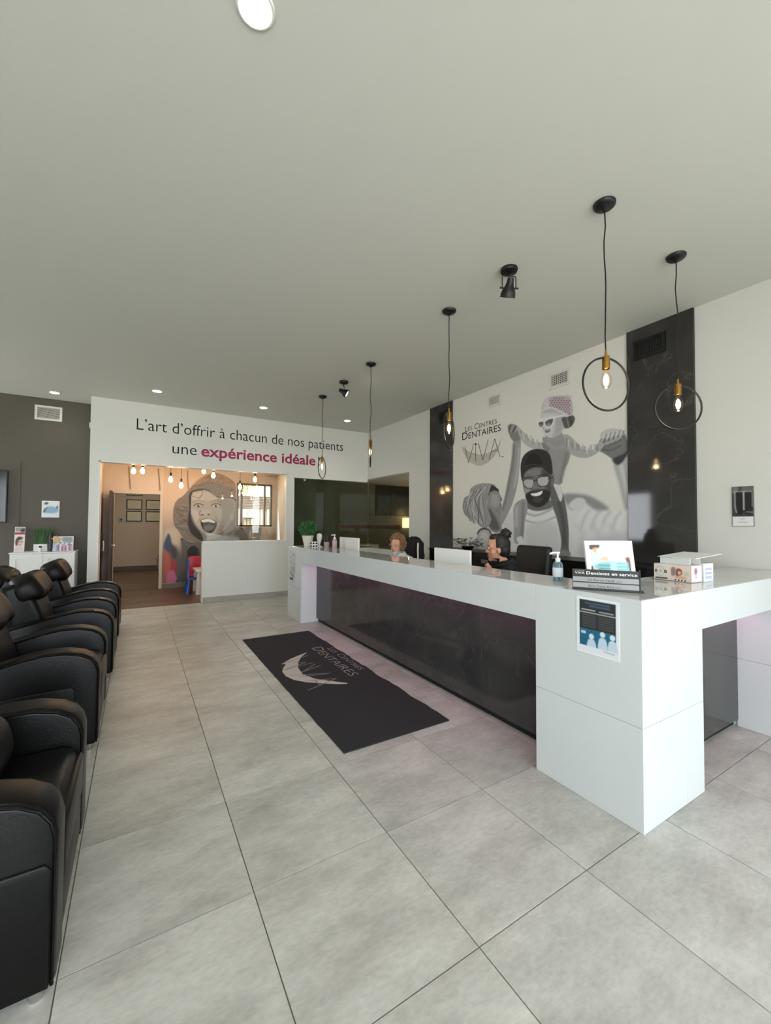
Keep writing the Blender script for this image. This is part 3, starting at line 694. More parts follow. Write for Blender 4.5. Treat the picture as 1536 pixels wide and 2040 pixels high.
# toddler's legs over the shoulders
F_([(600,985),(650,935),(690,935),(700,1000),(680,1090),(672,1200),(655,1245),(605,1245),(600,1120)], .60, grain=.01); L_([(668,960),(664,1090),(655,1200)], .03, .46, soft=.025); L_([(620,990),(618,1120)], .03, .76, soft=.03)
F_([(620,1215),(655,1200),(668,1240),(640,1255)], .86)
F_([(868,930),(890,820),(935,830),(960,900),(985,1020),(1000,1160),(1000,1290),(1012,1335),(960,1350),(938,1330),(945,1230),(915,1080)], .38, grain=.01); F_([(890,820),(940,835),(955,900),(940,950),(910,880)], .82); L_([(930,960),(960,1100),(968,1250)], .03, .27, soft=.025)
F_([(940,1310),(985,1300),(1015,1335),(965,1355)], .52)
# mother
F_([(430,870),(475,850),(500,900),(515,930),(505,955),(512,985),(500,1060),(512,1150),(470,1175),(420,1140),(395,1040),(410,940)], .55, grain=.015); F_([(420,1000),(470,1070),(495,1150),(440,1150),(400,1080)], .36, soft=.03); F_([(440,900),(480,900),(495,960),(460,990),(435,960)], .64, soft=.03); L_([(498,962),(508,972),(496,978)], .008, .3); L_([(470,1010),(500,1030)], .008, .42, soft=.01)
F_([(228,985),(240,920),(275,900),(285,855),(335,822),(400,815),(450,822),(470,850),(425,905),(402,970),(425,1040),(435,1090),(400,1140),(350,1125),(318,1085),(285,1095),(262,1060),(240,1040)], .58, grain=.03)
for q in range(16):
    a = q/15; L_([(440-150*a, 826+60*a), (380-120*a, 880+80*a), (360-90*a+30*math.sin(q), 980+60*a), (400-110*a, 1110-10*a)], .009+.004*(q % 3), (.88, .30, .74, .20, .80)[q % 5], soft=.010, alpha=.8)
for q in range(8): L_([(250+q*6, 930+q*8), (228+q*9, 990+q*6), (262+q*8, 1060+q*4)], .007, (.2, .8)[q % 2], soft=.008, alpha=.7)
L_([(418,900),(428,862),(440,828)], .012, .1); F_([(424,880),(440,832),(485,858),(488,875),(455,868)], .2, soft=.008); L_([(440,830),(486,860)], .01, .1); F_(el((433,958), 10, 18), .6, soft=.008); L_([(500,920),(514,935),(503,945)], .006, .3)
F_([(330,1320),(326,1230),(348,1165),(390,1145),(440,1190),(470,1175),(520,1165),(560,1240),(540,1345)], .68); L_([(335,1180),(360,1150),(410,1150),(438,1195),(435,1260)], .022, .15, soft=.01); F_([(352,1190),(390,1165),(420,1220),(400,1300),(350,1300)], .78, soft=.03)
m_o = p.build('printed_panel', lambda U, V: (np.full_like(U, XR-.004), U, V), M_PRINT, mu)
# practice logo on the mural
lw = lambda cx, cy: on_x(900+cx/12.8, 820+cy/12.8, XR-.004)
NX = (-1, 0, 0)
cres = [(250,870),(285,1010),(360,1170),(500,1310),(640,1375),(760,1383),(930,1300),(1080,1150),(1200,950),(1285,640),(1180,860),(1060,1000),(900,1080),(720,1115),(560,1085),(420,1010),(320,930)]
obj('logo_swoosh', poly_bm([lw(*q) for q in cres], NX, .0012), mat('swoosh_print', (186, 184, 174), .5), mu)
obj('logo_letters', strokes_bm([[lw(*a) for a in q] for q in ([(335,880),(432,1310),(560,820)], [(612,880),(612,1275)], [(680,800),(795,1240),(930,720)], [(955,1225),(1098,690),(1235,1165)], [(1010,1015),(1170,990)], [(1278,1152),(1325,1146)])], NX, .011, .002), mat('logo_print', (72, 68, 62), .5), mu)
obj('logo_dot', poly_bm([lw(612+26*math.cos(a*PI/6), 835+32*math.sin(a*PI/6)) for a in range(12)], NX, .0024), mat('logo_dot_print', (96, 30, 36), .5), mu)
a, b = lw(270, 735), lw(1255, 503); words_obj('lettering_word', 'Dentaires', M_INK, mu, a, (0, -1, 0), (0, 0, 1), abs(b.y-a.y), .127, .0, .0016, .8)
a, b = lw(345, 520), lw(1155, 312); words_obj('lettering_word', 'Les Centres', M_INK, mu, a, (0, -1, 0), (0, 0, 1), abs(b.y-a.y), .09, -.004, .0016, .8)

# ================================================================== VENTS, LIGHTS
def vent(name, label, cat, o, ex, ez, n, w_, h_, nv, nh, mf, md, group=None):
    o, ex, ez, n = Vector(o), Vector(ex), Vector(ez), Vector(n)
    t_ = thing(name, label, cat, o + ex*w_/2, group)
    obj('backing', plate(B(), o+ex*.01+ez*.01, ex*(w_-.02), ez*(h_-.02), n, .004), md, t_)
    bm = B(); f = .032
    for a, b, c, d in ((0, w_, 0, f), (0, w_, h_-f, h_), (0, f, f, h_-f), (w_-f, w_, f, h_-f)): plate(bm, o+ex*a+ez*c, ex*(b-a), ez*(d-c), n, .014)
    obj('frame', bm, mf, t_)
    for k in range(nh):
        z = f+(h_-2*f)*(k+.5)/nh; obj('slat', plate(B(), o+ex*f+ez*(z-.004)+n*.004, ex*(w_-2*f), ez*.007, n, .006), mf, t_)
    for k in range(nv):
        x = f+(w_-2*f)*(k+.5)/nv; obj('slat', plate(B(), o+ex*(x-.003)+ez*f+n*.004, ex*.006, ez*(h_-2*f), n, .005), mf, t_)
M_VENTD = mat('vent_shadow', (46, 46, 45), .7); M_VENTW = mat('vent_white', (214, 213, 206), .4)
vent('wall_vent', 'small white grille on the mural wall, left of the toddler', 'vent', (XR-.004, 4.39, 3.155), (0, -1, 0), (0, 0, 1), (-1, 0, 0), .265, .18, 9, 5, M_VENTW, M_VENTD)
vent('wall_vent', 'white grille high on the mural wall above the toddler', 'vent', (XR-.004, 3.33, 3.135), (0, -1, 0), (0, 0, 1), (-1, 0, 0), .295, .20, 9, 6, M_VENTW, M_VENTD)
vent('wall_vent', 'black grille on the dark stone column beside the mural', 'vent', (XR-.024, 2.29, 3.15), (0, -1, 0), (0, 0, 1), (-1, 0, 0), .30, .2, 9, 3, M_BLACK, M_BLACKM)
vent('wall_vent', 'black grille on the narrow dark column left of the mural', 'vent', (XR-.024, 5.52, 3.15), (0, -1, 0), (0, 0, 1), (-1, 0, 0), .30, .2, 9, 3, M_BLACK, M_BLACKM)
vent('wall_vent', 'white louvred grille on the charcoal wall', 'vent', (-1.46, YD, 3.115), (1, 0, 0), (0, 0, 1), (0, -1, 0), .355, .24, 0, 10, M_VENTW, M_VENTD)

M_BULBG = glass_material('clear_bulb_glass', (1, .93, .82, 1))
def pendant(x, y, th, label, group='ring pendants over the counter'):
    t_ = thing('pendant_lamp', label, 'pendant lamp', (x, y, CEIL), group)
    obj('canopy', lathe(B(), [(.06, 0), (.066, -.006), (.064, -.018), (.05, -.03), (.02, -.036), (.008, -.05)], (x, y, CEIL), 28), M_BLACK, t_, 40)
    rn = random.Random(int(x*100+y*10)); R = .165; zc = 2.325
    pts = [(x, y, CEIL-.045)] + [(x+.006*math.sin(k*1.7+y), y+.006*math.cos(k*1.3+x), CEIL-.05-(CEIL-.05-zc-R-.04)*k/9) for k in range(1, 9)] + [(x, y, zc+R+.03)]
    obj('cord', tube(B(), pts, .0042, 8), M_BLACK, t_, 40)
    obj('ring', tube(B(), [(x+R*math.cos(a)*math.cos(th), y+R*math.cos(a)*math.sin(th), zc+R*math.sin(a)) for a in [2*PI*k/56 for k in range(56)]], .0065, 8, True), M_BLACK, t_, 60)
    so = obj('socket', lathe(B(), [(.006, .05), (.008, .012), (.021, .01), (.0225, 0), (.0225, -.07), (.02, -.072)], (x, y, zc+R), 20), M_BRASS, t_, 40)
    bl = obj('bulb', lathe(B(), [(.012, -.068), (.014, -.085), (.026, -.115), (.031, -.14), (.029, -.165), (.018, -.188), (.002, -.195)], (x, y, zc+R), 18), M_BULBG, t_, 60)
    obj('filament', lathe(B(), [(.003, -.1), (.013, -.118), (.016, -.142), (.013, -.165), (.003, -.178)], (x, y, zc+R), 12), M_BULB, bl, 60)
    lamp('bulb_light', 'POINT', (x, y, zc+R-.215), 1.6, (1, .74, .46), .03, None, None, t_)
D = math.radians
pendant(2.49, 1.466, D(161), 'ring pendant lamp over the near corner of the counter')
pendant(3.44, 1.478, D(144), 'ring pendant lamp hanging before the right dark stone column')
pendant(2.503, 2.991, D(33), 'ring pendant lamp hanging before the left dark stone column')
pendant(2.505, 4.523, math.atan2(4.523, 2.505)+.03, 'ring pendant lamp turned edge-on, near the wall corner')
pendant(2.504, 6.103, D(47), 'ring pendant lamp furthest back, hanging before the slogan')
def spot(x, y, aim, label):
    t_ = thing('ceiling_spotlight', label, 'spotlight', (x, y, CEIL), 'black ceiling spotlights')
    obj('canopy', lathe(B(), [(.066, 0), (.068, -.012), (.062, -.026), (.05, -.03), (.03, -.034), (.012, -.04)], (x, y, CEIL), 28), M_BLACK, t_, 40)
    ax = Vector(aim).normalized(); side = ax.cross(Vector((0, 0, 1))).normalized(); c = Vector((x, y, CEIL-.155))
    obj('stem', cyl(B(), (x, y, CEIL-.03), (x, y, CEIL-.06), .008), M_BLACK, t_, 40)
    bm = B(); top = Vector((x, y, CEIL-.058)); tube(bm, [c+side*.056, c+side*.056+Vector((0, 0, .085)), top+side*.05, top, top-side*.05, c-side*.056+Vector((0, 0, .085)), c-side*.056], .0038, 8); obj('yoke', bm, M_BLACK, t_, 50)
    for s_ in (-1, 1): obj('knob', cyl(B(), c+side*.045*s_, c+side*.075*s_, .006), M_BLACK, t_, 40)
    sh = obj('shade', lathe(B(), [(.014, -.075), (.024, -.072), (.028, -.04), (.034, -.015), (.05, .01), (.058, .04), (.06, .065), (.056, .065), (.05, .03)], c, 24, ax), M_BLACK, t_, 40)
    obj('lens', lathe(B(), [(.05, .045), (.03, .052), (.002, .054)], c, 20, ax), M_DOWN, sh, 40)
    lw_ = lamp('spot_light', 'SPOT', c+ax*.08, 6, (1, .9, .74), .03, None, None, t_, spot=1.3); lw_.rotation_euler = ax.to_track_quat('-Z', 'Y').to_euler()
spot(2.497, 2.251, (.25, .5, -.85), 'black ceiling spotlight between the two nearest pendants')
spot(2.499, 5.311, (.72, -.5, -.5), 'black ceiling spotlight with lit lens, far over the counter')
def downlight(x, y, label, e=9):
    t_ = thing('recessed_light', label, 'downlight', (x, y, CEIL), 'recessed ceiling lights')
    bm = B(); tube(bm, [(x+.068*math.cos(a), y+.068*math.sin(a), CEIL-.001) for a in [2*PI*k/28 for k in range(28)]], .008, 8, True); obj('trim_ring', bm, M_TRIM, t_, 50)
    obj('lens', lathe(B(), [(.062, -.0005), (.06, -.004), (.002, -.007)], (x, y, CEIL), 28), M_DOWN, t_, 40)
    lamp('down_light', 'SPOT', (x, y, CEIL-.02), e, (1, .93, .82), .05, None, None, t_, spot=2.2)
downlight(.361, 1.61, 'bright recessed light in the ceiling nearest the camera', 20)
downlight(-1.146, 8.19, 'recessed ceiling light before the charcoal wall')
downlight(.229, 7.239, 'recessed ceiling light above the left end of the slogan')
downlight(1.872, 7.278, 'recessed ceiling light above the middle of the slogan')
downlight(3.527, 7.317, 'recessed ceiling light near the far right wall corner')

# ================================================================== RECLINERS
def make_recliner(label, front=.125):
    """local: front at x=0 looking to +x, near side at y=0, 86 cm wide"""
    t_ = thing('recliner_chair', label, 'armchair', (0, 0, 0), 'black leather recliners')
    W, A = .86, .16
    prof = [(-.02,.045),(0,.07),(0,.50),(-.012,.55),(-.04,.59),(-.09,.62),(-.17,.641),(-.28,.645),(-.40,.625),(-.55,.585),(-.72,.545),(-.78,.52),(-.80,.46),(-.80,.08),(-.78,.045)]
    for y0 in (0, W-A):
        a = obj('arm', prism(B(), prof, 'y', y0, y0+A, .022, 3), M_LEATHER, t_, 50)
        for yy in ((y0-.008, y0+.004), (y0+A-.004, y0+A+.008)):
            ps = [(-front,.06),(-front,.405),(-front-.015,.425),(-.40,.42),(-.60,.405),(-.76,.385),(-.77,.06)]
            obj('side_panel', prism(B(), ps, 'y', yy[0], yy[1], .006, 2), M_LEATHER, a, 50)
        for yy in (y0+.004, y0+A-.004):
            obj('piping', tube(B(), [(q[0]*.985-.008, yy, q[1]-.01) for q in prof[1:12]], .0055, 6), M_LEATHER, a, 60)
    obj('seat', box(B(), -.66, -.02, A+.005, W-A-.005, .24, .475, .05, 4), M_LEATHER, t_, 50)
    obj('base', box(B(), -.78, -.05, A-.002, W-A+.002, .05, .25), M_BLACKM, t_)
    obj('footrest', box(B(), -.05, -.004, A+.006, W-A-.006, .075, .25, .018, 3), M_LEATHER, t_, 50)
    obj('footrest', box(B(), -.045, .002, A+.006, W-A-.006, .262, .43, .018, 3), M_LEATHER, t_, 50)
    bk = [(-.50,.42),(-.53,.56),(-.59,.74),(-.67,.88),(-.74,.90),(-.84,.86),(-.80,.62),(-.76,.40)]
    obj('backrest', prism(B(), bk, 'y', A+.004, W-A-.004, .05, 4), M_LEATHER, t_, 50)
    bm = B(); R_ = Matrix.Rotation(D(-28), 3, 'Y')
    ell(bm, (-.665, W/2, .835), (.115, .285, .135), R_, 28, 18, .62)
    for v in bm.verts:
        q = v.co; q.x += .012*math.sin(q.y*31+q.z*9); q.z += .010*math.sin(q.y*23+1.2); q.x += .03*math.exp(-((q.y-W/2)/.05)**2)*(-.6)
    obj('head_pillow', bm, M_PILLOW, t_, 60)
    for x, y in ((-.05, .05), (-.05, W-.05), (-.72, .05), (-.72, W-.05)): obj('foot', lathe(B(), [(.018, 0), (.022, .012), (.022, .048)], (x, y, 0), 12), M_CHROME, t_, 40)
    return t_
def place(t_, loc, rz=0): t_.location = loc; t_.rotation_euler = (0, 0, rz)
r1 = make_recliner('black leather recliner nearest the camera, cut by the left edge', .015); place(r1, (-.185, 1.6, 0))
r2 = make_recliner('black leather recliner second from the camera'); place(r2, (-.185, 3.2, 0))
r3 = copy_tree(r2); r3['label'] = 'black leather recliner third from the camera'; place(r3, (-.165, 4.6, 0))
r4 = copy_tree(r2); r4['label'] = 'black leather recliner of the row nearest the white cabinet'; place(r4, (-.165, 6.0, 0))
r5 = copy_tree(r2); r5['label'] = 'black recliner turned away, back to back with the front row'; place(r5, (-1.86, 6.1, 0), PI)
bm = B(); ell(bm, (-.52, 2.06, .60), (.13, .17, .115), Matrix.Rotation(D(-12), 3, 'Y'), 24, 16, .75)
tag(obj('seat_cushion', bm, M_PILLOW, None, 60), 'black cushion lying on the seat of the nearest recliner', 'cushion')

# ================================================================== CABINET CORNER AT THE LEFT
cb = thing('white_cabinet', 'white two-door cabinet against the charcoal wall', 'cabinet', (-1.23, 8.42, 0))
M_CAB = mat('white_lacquer', (232, 232, 227), .4)
obj('body', box(B(), -1.625, -.84, 8.215, YD-.005, .06, .955), M_CAB, cb); obj('plinth', box(B(), -1.60, -.865, 8.25, YD-.02, 0, .06), M_CAB, cb)
obj('top', box(B(), -1.635, -.83, 8.195, YD-.004, .955, .975, .003), M_CAB, cb)
for a, b in ((-1.622, -1.234), (-1.231, -.843)):
    d_ = obj('door', box(B(), a, b, 8.205, 8.215, .065, .95), M_CAB, cb); f = .07; bm = B()
    box(bm, a, a+f, 8.19, 8.206, .065, .95); box(bm, b-f, b, 8.19, 8.206, .065, .95); box(bm, a+f, b-f, 8.19, 8.206, .065, .065+f); box(bm, a+f, b-f, 8.19, 8.206, .95-f, .95); obj('door_frame', bm, M_CAB, d_)
T0 = .976
# leaflet holder
lh = thing('leaflet_holder', 'upright leaflet with red band and portrait, left on the cabinet', 'leaflet', (-1.53, 8.36, T0))
p = Print(-1.605, -1.485, 0, .375, .004, (.90, .88, .87))
p.fill([(-1.6, .31), (-1.49, .31), (-1.49, .37), (-1.6, .37)], (.62, .60, .60), smooth=False); p.fill([(-1.53, .30), (-1.49, .31), (-1.49, .35), (-1.53, .34)], (.2, .2, .2), soft=.02)
p.fill([(-1.605, .262), (-1.485, .262), (-1.485, .295), (-1.605, .295)], (.66, .25, .24), smooth=False)
p.fill(el((-1.54, .14), .042, .06), (.86, .72, .66), soft=.02); p.fill([(-1.585, .10), (-1.59, .17), (-1.56, .225), (-1.51, .215), (-1.52, .19), (-1.56, .17), (-1.57, .10)], (.26, .18, .16), soft=.015); p.fill([(-1.6, .0), (-1.49, .0), (-1.51, .07), (-1.58, .07)], (.86, .78, .78), soft=.02)
p.line([(-1.555, .15), (-1.54, .152)], .006, .2); p.line([(-1.525, .152), (-1.512, .15)], .006, .2); p.line([(-1.545, .105), (-1.525, .105)], .006, (.7, .3, .3))
p.build('front_print', lambda U, V: (U, np.full_like(U, 8.336)+V*.13, T0+.008+V), M_PRINT, lh)
bm = B(); plate(bm, (-1.607, 8.338, T0+.006), (.124, 0, 0), (0, .05, .38), (0, 1, -.13), .006); obj('card', bm, M_PAPER, lh); obj('stand', box(B(), -1.60, -1.49, 8.335, 8.45, T0, T0+.006), mat('clear_acrylic', (220, 224, 224), .1), lh)
# grass plant in a white box
gp = thing('potted_grass', 'white rectangular planter of upright dark green grass on the cabinet', 'plant', (-1.29, 8.45, T0))
obj('planter', box(B(), -1.385, -1.215, 8.40, 8.50, T0, T0+.115, .004), M_PLASTIC, gp)
bm = B(); rn = random.Random(4)
for k in range(420):
    x, y = rn.uniform(-1.39, -1.13), rn.uniform(8.41, 8.49); h_ = rn.uniform(.30, .40); dx, dy = rn.gauss(0, .012), rn.gauss(0, .01); x0 = -1.30+(x+1.26)*.62
    a = Vector((x0, y, T0+.11)); b = Vector((x+dx, y+dy, T0+h_)); s_ = Vector((.004, .002*rn.uniform(-1, 1), 0))
    bm.faces.new([bm.verts.new(q) for q in (a-s_, a+s_, (a+b)/2+s_*.9, b, (a+b)/2-s_*.9)])
gb = obj('grass_blades', bm, mat('grass_green', (40, 74, 36), .5, noise=((60, 60, 3), .3, (70, 104, 52))), gp); gb['kind'] = 'stuff'
bm = lathe(B(), [(.026, 0), (.026, .27), (.022, .285), (.004, .288)], (-1.165, 8.36, T0), 20)
tag(obj('speaker_cylinder', bm, mat('aubergine_black', (34, 26, 34), .4), None, 40), 'tall slim black cylinder beside the grass planter', 'speaker')
bt = thing('pump_bottle', 'small white bottle with dark cap on the cabinet edge', 'bottle', (-1.275, 8.235, T0))
obj('body', lathe(B(), [(.02, 0), (.021, .005), (.021, .06), (.016, .068)], (-1.275, 8.235, T0), 18), M_PLASTIC, bt, 40); obj('cap', lathe(B(), [(.018, .066), (.018, .09), (.015, .094)], (-1.275, 8.235, T0), 18), M_BLACKM, bt, 40)
# group photo with star
gf = thing('group_photo', 'framed group photo with teal and pink figures on the cabinet', 'photo frame', (-1.0, 8.36, T0))
p = Print(-1.14, -.885, 0, .225, .004, (.84, .85, .86))
p.fill([(-1.14, 0), (-1.06, 0), (-1.07, .12), (-1.14, .13)], (.66, .74, .82), soft=.02); p.fill([(-1.01, .14), (-.90, .14), (-.90, .215), (-1.01, .215)], (.52, .56, .56), soft=.02)
for k in range(9):
    x = -1.085+k*.023; h_ = .06+.045*((k*37) % 5)/4; c_ = ((.75, .5, .6), (.3, .28, .36), (.82, .78, .8), (.5, .3, .42))[k % 4]
    p.fill([(x-.014, 0), (x+.014, 0), (x+.012, h_), (x-.012, h_)], c_, soft=.006); p.fill(el((x, h_+.015), .009, .013), (.80, .62, .54), soft=.004); p.fill(el((x, h_+.025), .009, .007), (.2, .14, .14), soft=.004)
p.build('photo_print', lambda U, V: (U, np.full_like(U, 8.344)+V*.1, T0+.004+V), M_PRINTG, gf)
obj('frame', plate(B(), (-1.146, 8.347, T0), (.268, 0, 0), (0, .0235, .235), (0, 1, -.1), .012), M_PLASTIC, gf)
st = []
for k in range(10): a = PI/2+k*PI/5; r_ = .072 if k % 2 == 0 else .03; st.append((-1.09+r_*math.cos(a), T0+.185+r_*math.sin(a)))
tag(obj('star_ornament', prism(B(), st, 'y', 8.30, 8.318, .003), mat('gold_star', (212, 164, 84), .35)), 'gold star ornament leaning on the group photo', 'ornament')
# small picture, television
wp = thing('wall_picture', 'small square white picture with pale blue image on the charcoal wall', 'picture', (-1.22, YD, 1.5))
obj('board', box(B(), -1.335, -1.105, YD-.016, YD, 1.515, 1.79, .002), M_PAPER, wp)
p = Print(-1.325, -1.115, 1.525, 1.78, .005, (.88, .89, .89))
p.fill([(-1.31, 1.60), (-1.27, 1.67), (-1.21, 1.70), (-1.13, 1.66), (-1.125, 1.61), (-1.2, 1.585)], (.55, .68, .78), soft=.02); p.fill([(-1.305, 1.735), (-1.28, 1.765), (-1.25, 1.755), (-1.27, 1.73)], (.25, .28, .3), soft=.012); p.fill([(-1.31, 1.61), (-1.295, 1.66), (-1.25, 1.69), (-1.28, 1.65), (-1.295, 1.6)], (.25, .3, .3), soft=.012); p.fill([(-1.15, 1.68), (-1.135, 1.71), (-1.125, 1.69), (-1.14, 1.66)], (.25, .28, .3), soft=.01)
p.build('print', lambda U, V: (U, np.full_like(U, YD-.0175), V), M_PRINT, wp)
tv = thing('television', 'wall-mounted flat television on the charcoal wall, cut by the left edge', 'television', (-2.5, YD-.05, 1.4))
obj('body', box(B(), -3.25, -1.755, YD-.055, YD-.012, 1.43, 2.25, .004), M_BLACK, tv); obj('screen', box(B(), -3.235, -1.77, YD-.058, YD-.0545, 1.445, 2.235), mat('tv_screen', (26, 34, 38), .12), tv); obj('wall_bracket', box(B(), -2.7, -2.3, YD-.02, YD-.001, 1.7, 2.0), M_BLACKM, tv)

# ================================================================== THINGS ON THE COUNTER
Z0 = CH
def plant_pot(x, y):
    t_ = thing('potted_boxwood', 'round green artificial shrub in a ribbed white pot on the counter', 'plant', (x, y, Z0))
    bm = B(); prof = [(.052, 0), (.056, .01), (.085, .15), (.092, .158), (.088, .165), (.078, .16)]; lathe(bm, prof, (x, y, Z0), 36)
    for v in bm.verts:
        a = math.atan2(v.co.y-y, v.co.x-x); k = 1+.025*math.cos(18*a); v.co.x = x+(v.co.x-x)*k; v.co.y = y+(v.co.y-y)*k
    obj('pot', bm, mat('cream_ceramic', (222, 220, 206), .5), t_, 60)
    bm = B(); rn = random.Random(9); c = Vector((x, y, Z0+.27))
    for k in range(1500):
        d = Vector((rn.gauss(0, 1), rn.gauss(0, 1), rn.gauss(0, 1))).normalized(); 
        if d.z < -.75: continue
        r_ = .125*(.7+.42*rn.random()); pc = c+Vector((d.x*r_, d.y*r_, d.z*r_*.9)); q = Vector((rn.gauss(0, 1), rn.gauss(0, 1), rn.gauss(0, 1))).normalized(); u = d.cross(q).normalized(); v_ = (d+q*.6).normalized(); s_ = .017
        bm.faces.new([bm.verts.new(a) for a in (pc-v_*s_, pc+u*s_*.6, pc+v_*s_, pc-u*s_*.6)])
    ell(bm, c, (.085, .085, .075), None, 14, 10)
    f_ = obj('foliage', bm, mat('boxwood_green', (34, 84, 40), .6, noise=((70, 70, 70), .3, (74, 128, 70))), t_); f_['kind'] = 'stuff'
plant_pot(2.26, 6.05)
# tooth-shaped holder, tissue cube, brush set, pump bottle
th_ = thing('tooth_figure', 'white stylised tooth ornament standing behind the tissue cube', 'ornament', (2.36, 5.83, Z0))
bm = B(); ell(bm, (2.36, 5.83, Z0+.155), (.03, .075, .05), None, 20, 12, .8)
for s_ in (-1, 1): cyl(bm, (2.36, 5.83+s_*.028, Z0+.13), (2.36, 5.83+s_*.012, Z0+.05), .03, .012, 12)
obj('crown', bm, M_PLASTIC, th_, 60); obj('base', lathe(B(), [(.045, 0), (.045, .008), (.016, .02), (.014, .06)], (2.36, 5.83, Z0), 18), M_PLASTIC, th_, 40)
tc = thing('tissue_cube', 'small white cube box with dark dots beside the potted shrub', 'box', (2.235, 5.72, Z0))
obj('box', box(B(), 2.19, 2.275, 5.68, 5.765, Z0, Z0+.085, .003), M_PAPER, tc)
for a in (0, 1):
    for b in (0, 1):
        obj('dot', lathe(B(), [(.014, 0), (.014, .002)], (2.19, 5.701+a*.043, Z0+.02+b*.043), 14, (-1, 0, 0)), M_INK, tc); obj('dot', lathe(B(), [(.014, 0), (.014, .002)], (2.211+a*.043, 5.68, Z0+.02+b*.043), 14, (0, -1, 0)), M_INK, tc)
cupt = thing('brush_holder', 'clear cup of dark and pink brushes on the counter end', 'cup', (2.36, 5.55, Z0))
obj('cup', lathe(B(), [(.03, 0), (.034, .005), (.04, .085), (.038, .085), (.03, .008)], (2.36, 5.55, Z0), 20), mat('mauve_cup', (170, 150, 156), .2), cupt, 40)
rn = random.Random(8)
for k in range(7):
    a = 2*PI*k/7; obj('brush', cyl(B(), (2.36+.015*math.cos(a), 5.55+.015*math.sin(a), Z0+.02), (2.36+.04*math.cos(a), 5.55+.04*math.sin(a), Z0+.15+.03*rn.random()), .005, .004, 8), (M_BLACKM, mat('plum_plastic', (104, 50, 66), .4))[k % 2], cupt, 40)
def pump(name, label, x, y, h_, r_, liq, cap=M_PLASTIC):
    t_ = thing(name, label, 'bottle', (x, y, Z0))
    obj('bottle', lathe(B(), [(r_*.9, 0), (r_, .006), (r_, h_*.55), (r_*.8, h_*.63), (r_*.4, h_*.66)], (x, y, Z0), 20), liq, t_, 40)
    obj('collar', lathe(B(), [(r_*.5, h_*.655), (r_*.5, h_*.78), (r_*.25, h_*.8)], (x, y, Z0), 18), cap, t_, 40)
    bm = B(); cyl(bm, (x, y, Z0+h_*.79), (x, y, Z0+h_*.95), .006); d = Vector((-.75, .66, 0)); c_ = Vector((x, y, Z0+h_*.96)); tube(bm, [c_-d*.012, c_+d*.03, c_+d*.048+Vector((0, 0, -.008))], .007, 10); obj('pump_head', bm, cap, t_, 50)
    obj('label', lathe(B(), [(r_+.0006, h_*.15), (r_+.0006, h_*.45)], (x, y, Z0), 20), mat('label_'+name, (214, 224, 232), .5) , t_, 40) if name == 'sanitizer_bottle' else None
M_GEL = mat('sanitizer_gel', (168, 204, 220), .08, trans=.75, ior=1.35); M_PINK = mat('pink_soap', (206, 176, 186), .15, trans=.4)
pump('soap_bottle', 'pinkish pump bottle at the far end of the counter', 2.40, 5.36, .20, .034, M_PINK)
pump('sanitizer_bottle', 'clear blue hand sanitizer pump bottle on the counter', 2.30, 1.68, .185, .031, M_GEL)

# dentist name sign, tilted across the near corner
sg = thing('name_sign', 'black and silver desk sign listing the dentists in service', 'sign', (2.19, 1.30, Z0))
A_ = Vector((2.092, 1.435, Z0)); Bp = Vector((2.268, 1.165, Z0)); ex = (Bp-A_).normalized(); WS = (Bp-A_).length; nn = ex.cross(Vector((0, 0, 1))).normalized()
if nn.dot(Vector((-1, -1, 0))) < 0: nn = -nn
ez = (Vector((0, 0, 1)) - nn*.12).normalized(); nf = ex.cross(ez).normalized(); nf = nf if nf.dot(nn) > 0 else -nf
sp = lambda u, v, d=0: A_ + ex*(u*WS) + ez*v + nf*d
obj('back_plate', plate(B(), sp(0, .004), ex*WS, ez*.108, nf, .006), M_BLACK, sg)
obj('base', plate(B(), A_+Vector((0, 0, .001))+nn*.004, ex*(WS*1.06), -nn*.07, (0, 0, 1), .004), M_BLACK, sg)
obj('edge_strip', plate(B(), sp(1, .002), ex*.004, ez*.118, nf, .012), M_BLACK, sg)
M_SILV = mat('silver_strip', (138, 140, 140), .4, .2)
for v0 in (.012, .044): obj('name_plate', plate(B(), sp(.01, v0, .006), ex*(WS*.98), ez*.026, nf, .003), M_SILV, sg)
words_obj('lettering_word', 'Dentistes en service', M_PAPER, sg, sp(.22, .084, .0062), ex, ez, WS*.75, .017, bold=.01, depth=.0006)
words_obj('lettering_word', 'ViVA', M_PAPER, sg, sp(.04, .084, .0062), ex, ez, WS*.15, .014, bold=-.005, depth=.0006)
words_obj('lettering_word', 'LES CENTRES DENTAIRES', M_GREY, sg, sp(.04, .101, .0062), ex, ez, WS*.15, .004, depth=.0006)
words_obj('lettering_word', 'D\u02b3 Karim Hadji' if False else 'Dr Karim Hadji', M_INK, sg, sp(.24, .049, .0092), ex, ez, WS*.40, .012, depth=.0006)
words_obj('lettering_word', 'DMD', M_INK, sg, sp(.67, .049, .0092), ex, ez, WS*.08, .006, depth=.0006)
words_obj('lettering_word', 'Dre Carla Reis', M_INK, sg, sp(.25, .017, .0092), ex, ez, WS*.38, .012, depth=.0006)
words_obj('lettering_word', 'DMD', M_INK, sg, sp(.65, .017, .0092), ex, ez, WS*.08, .006, depth=.0006)

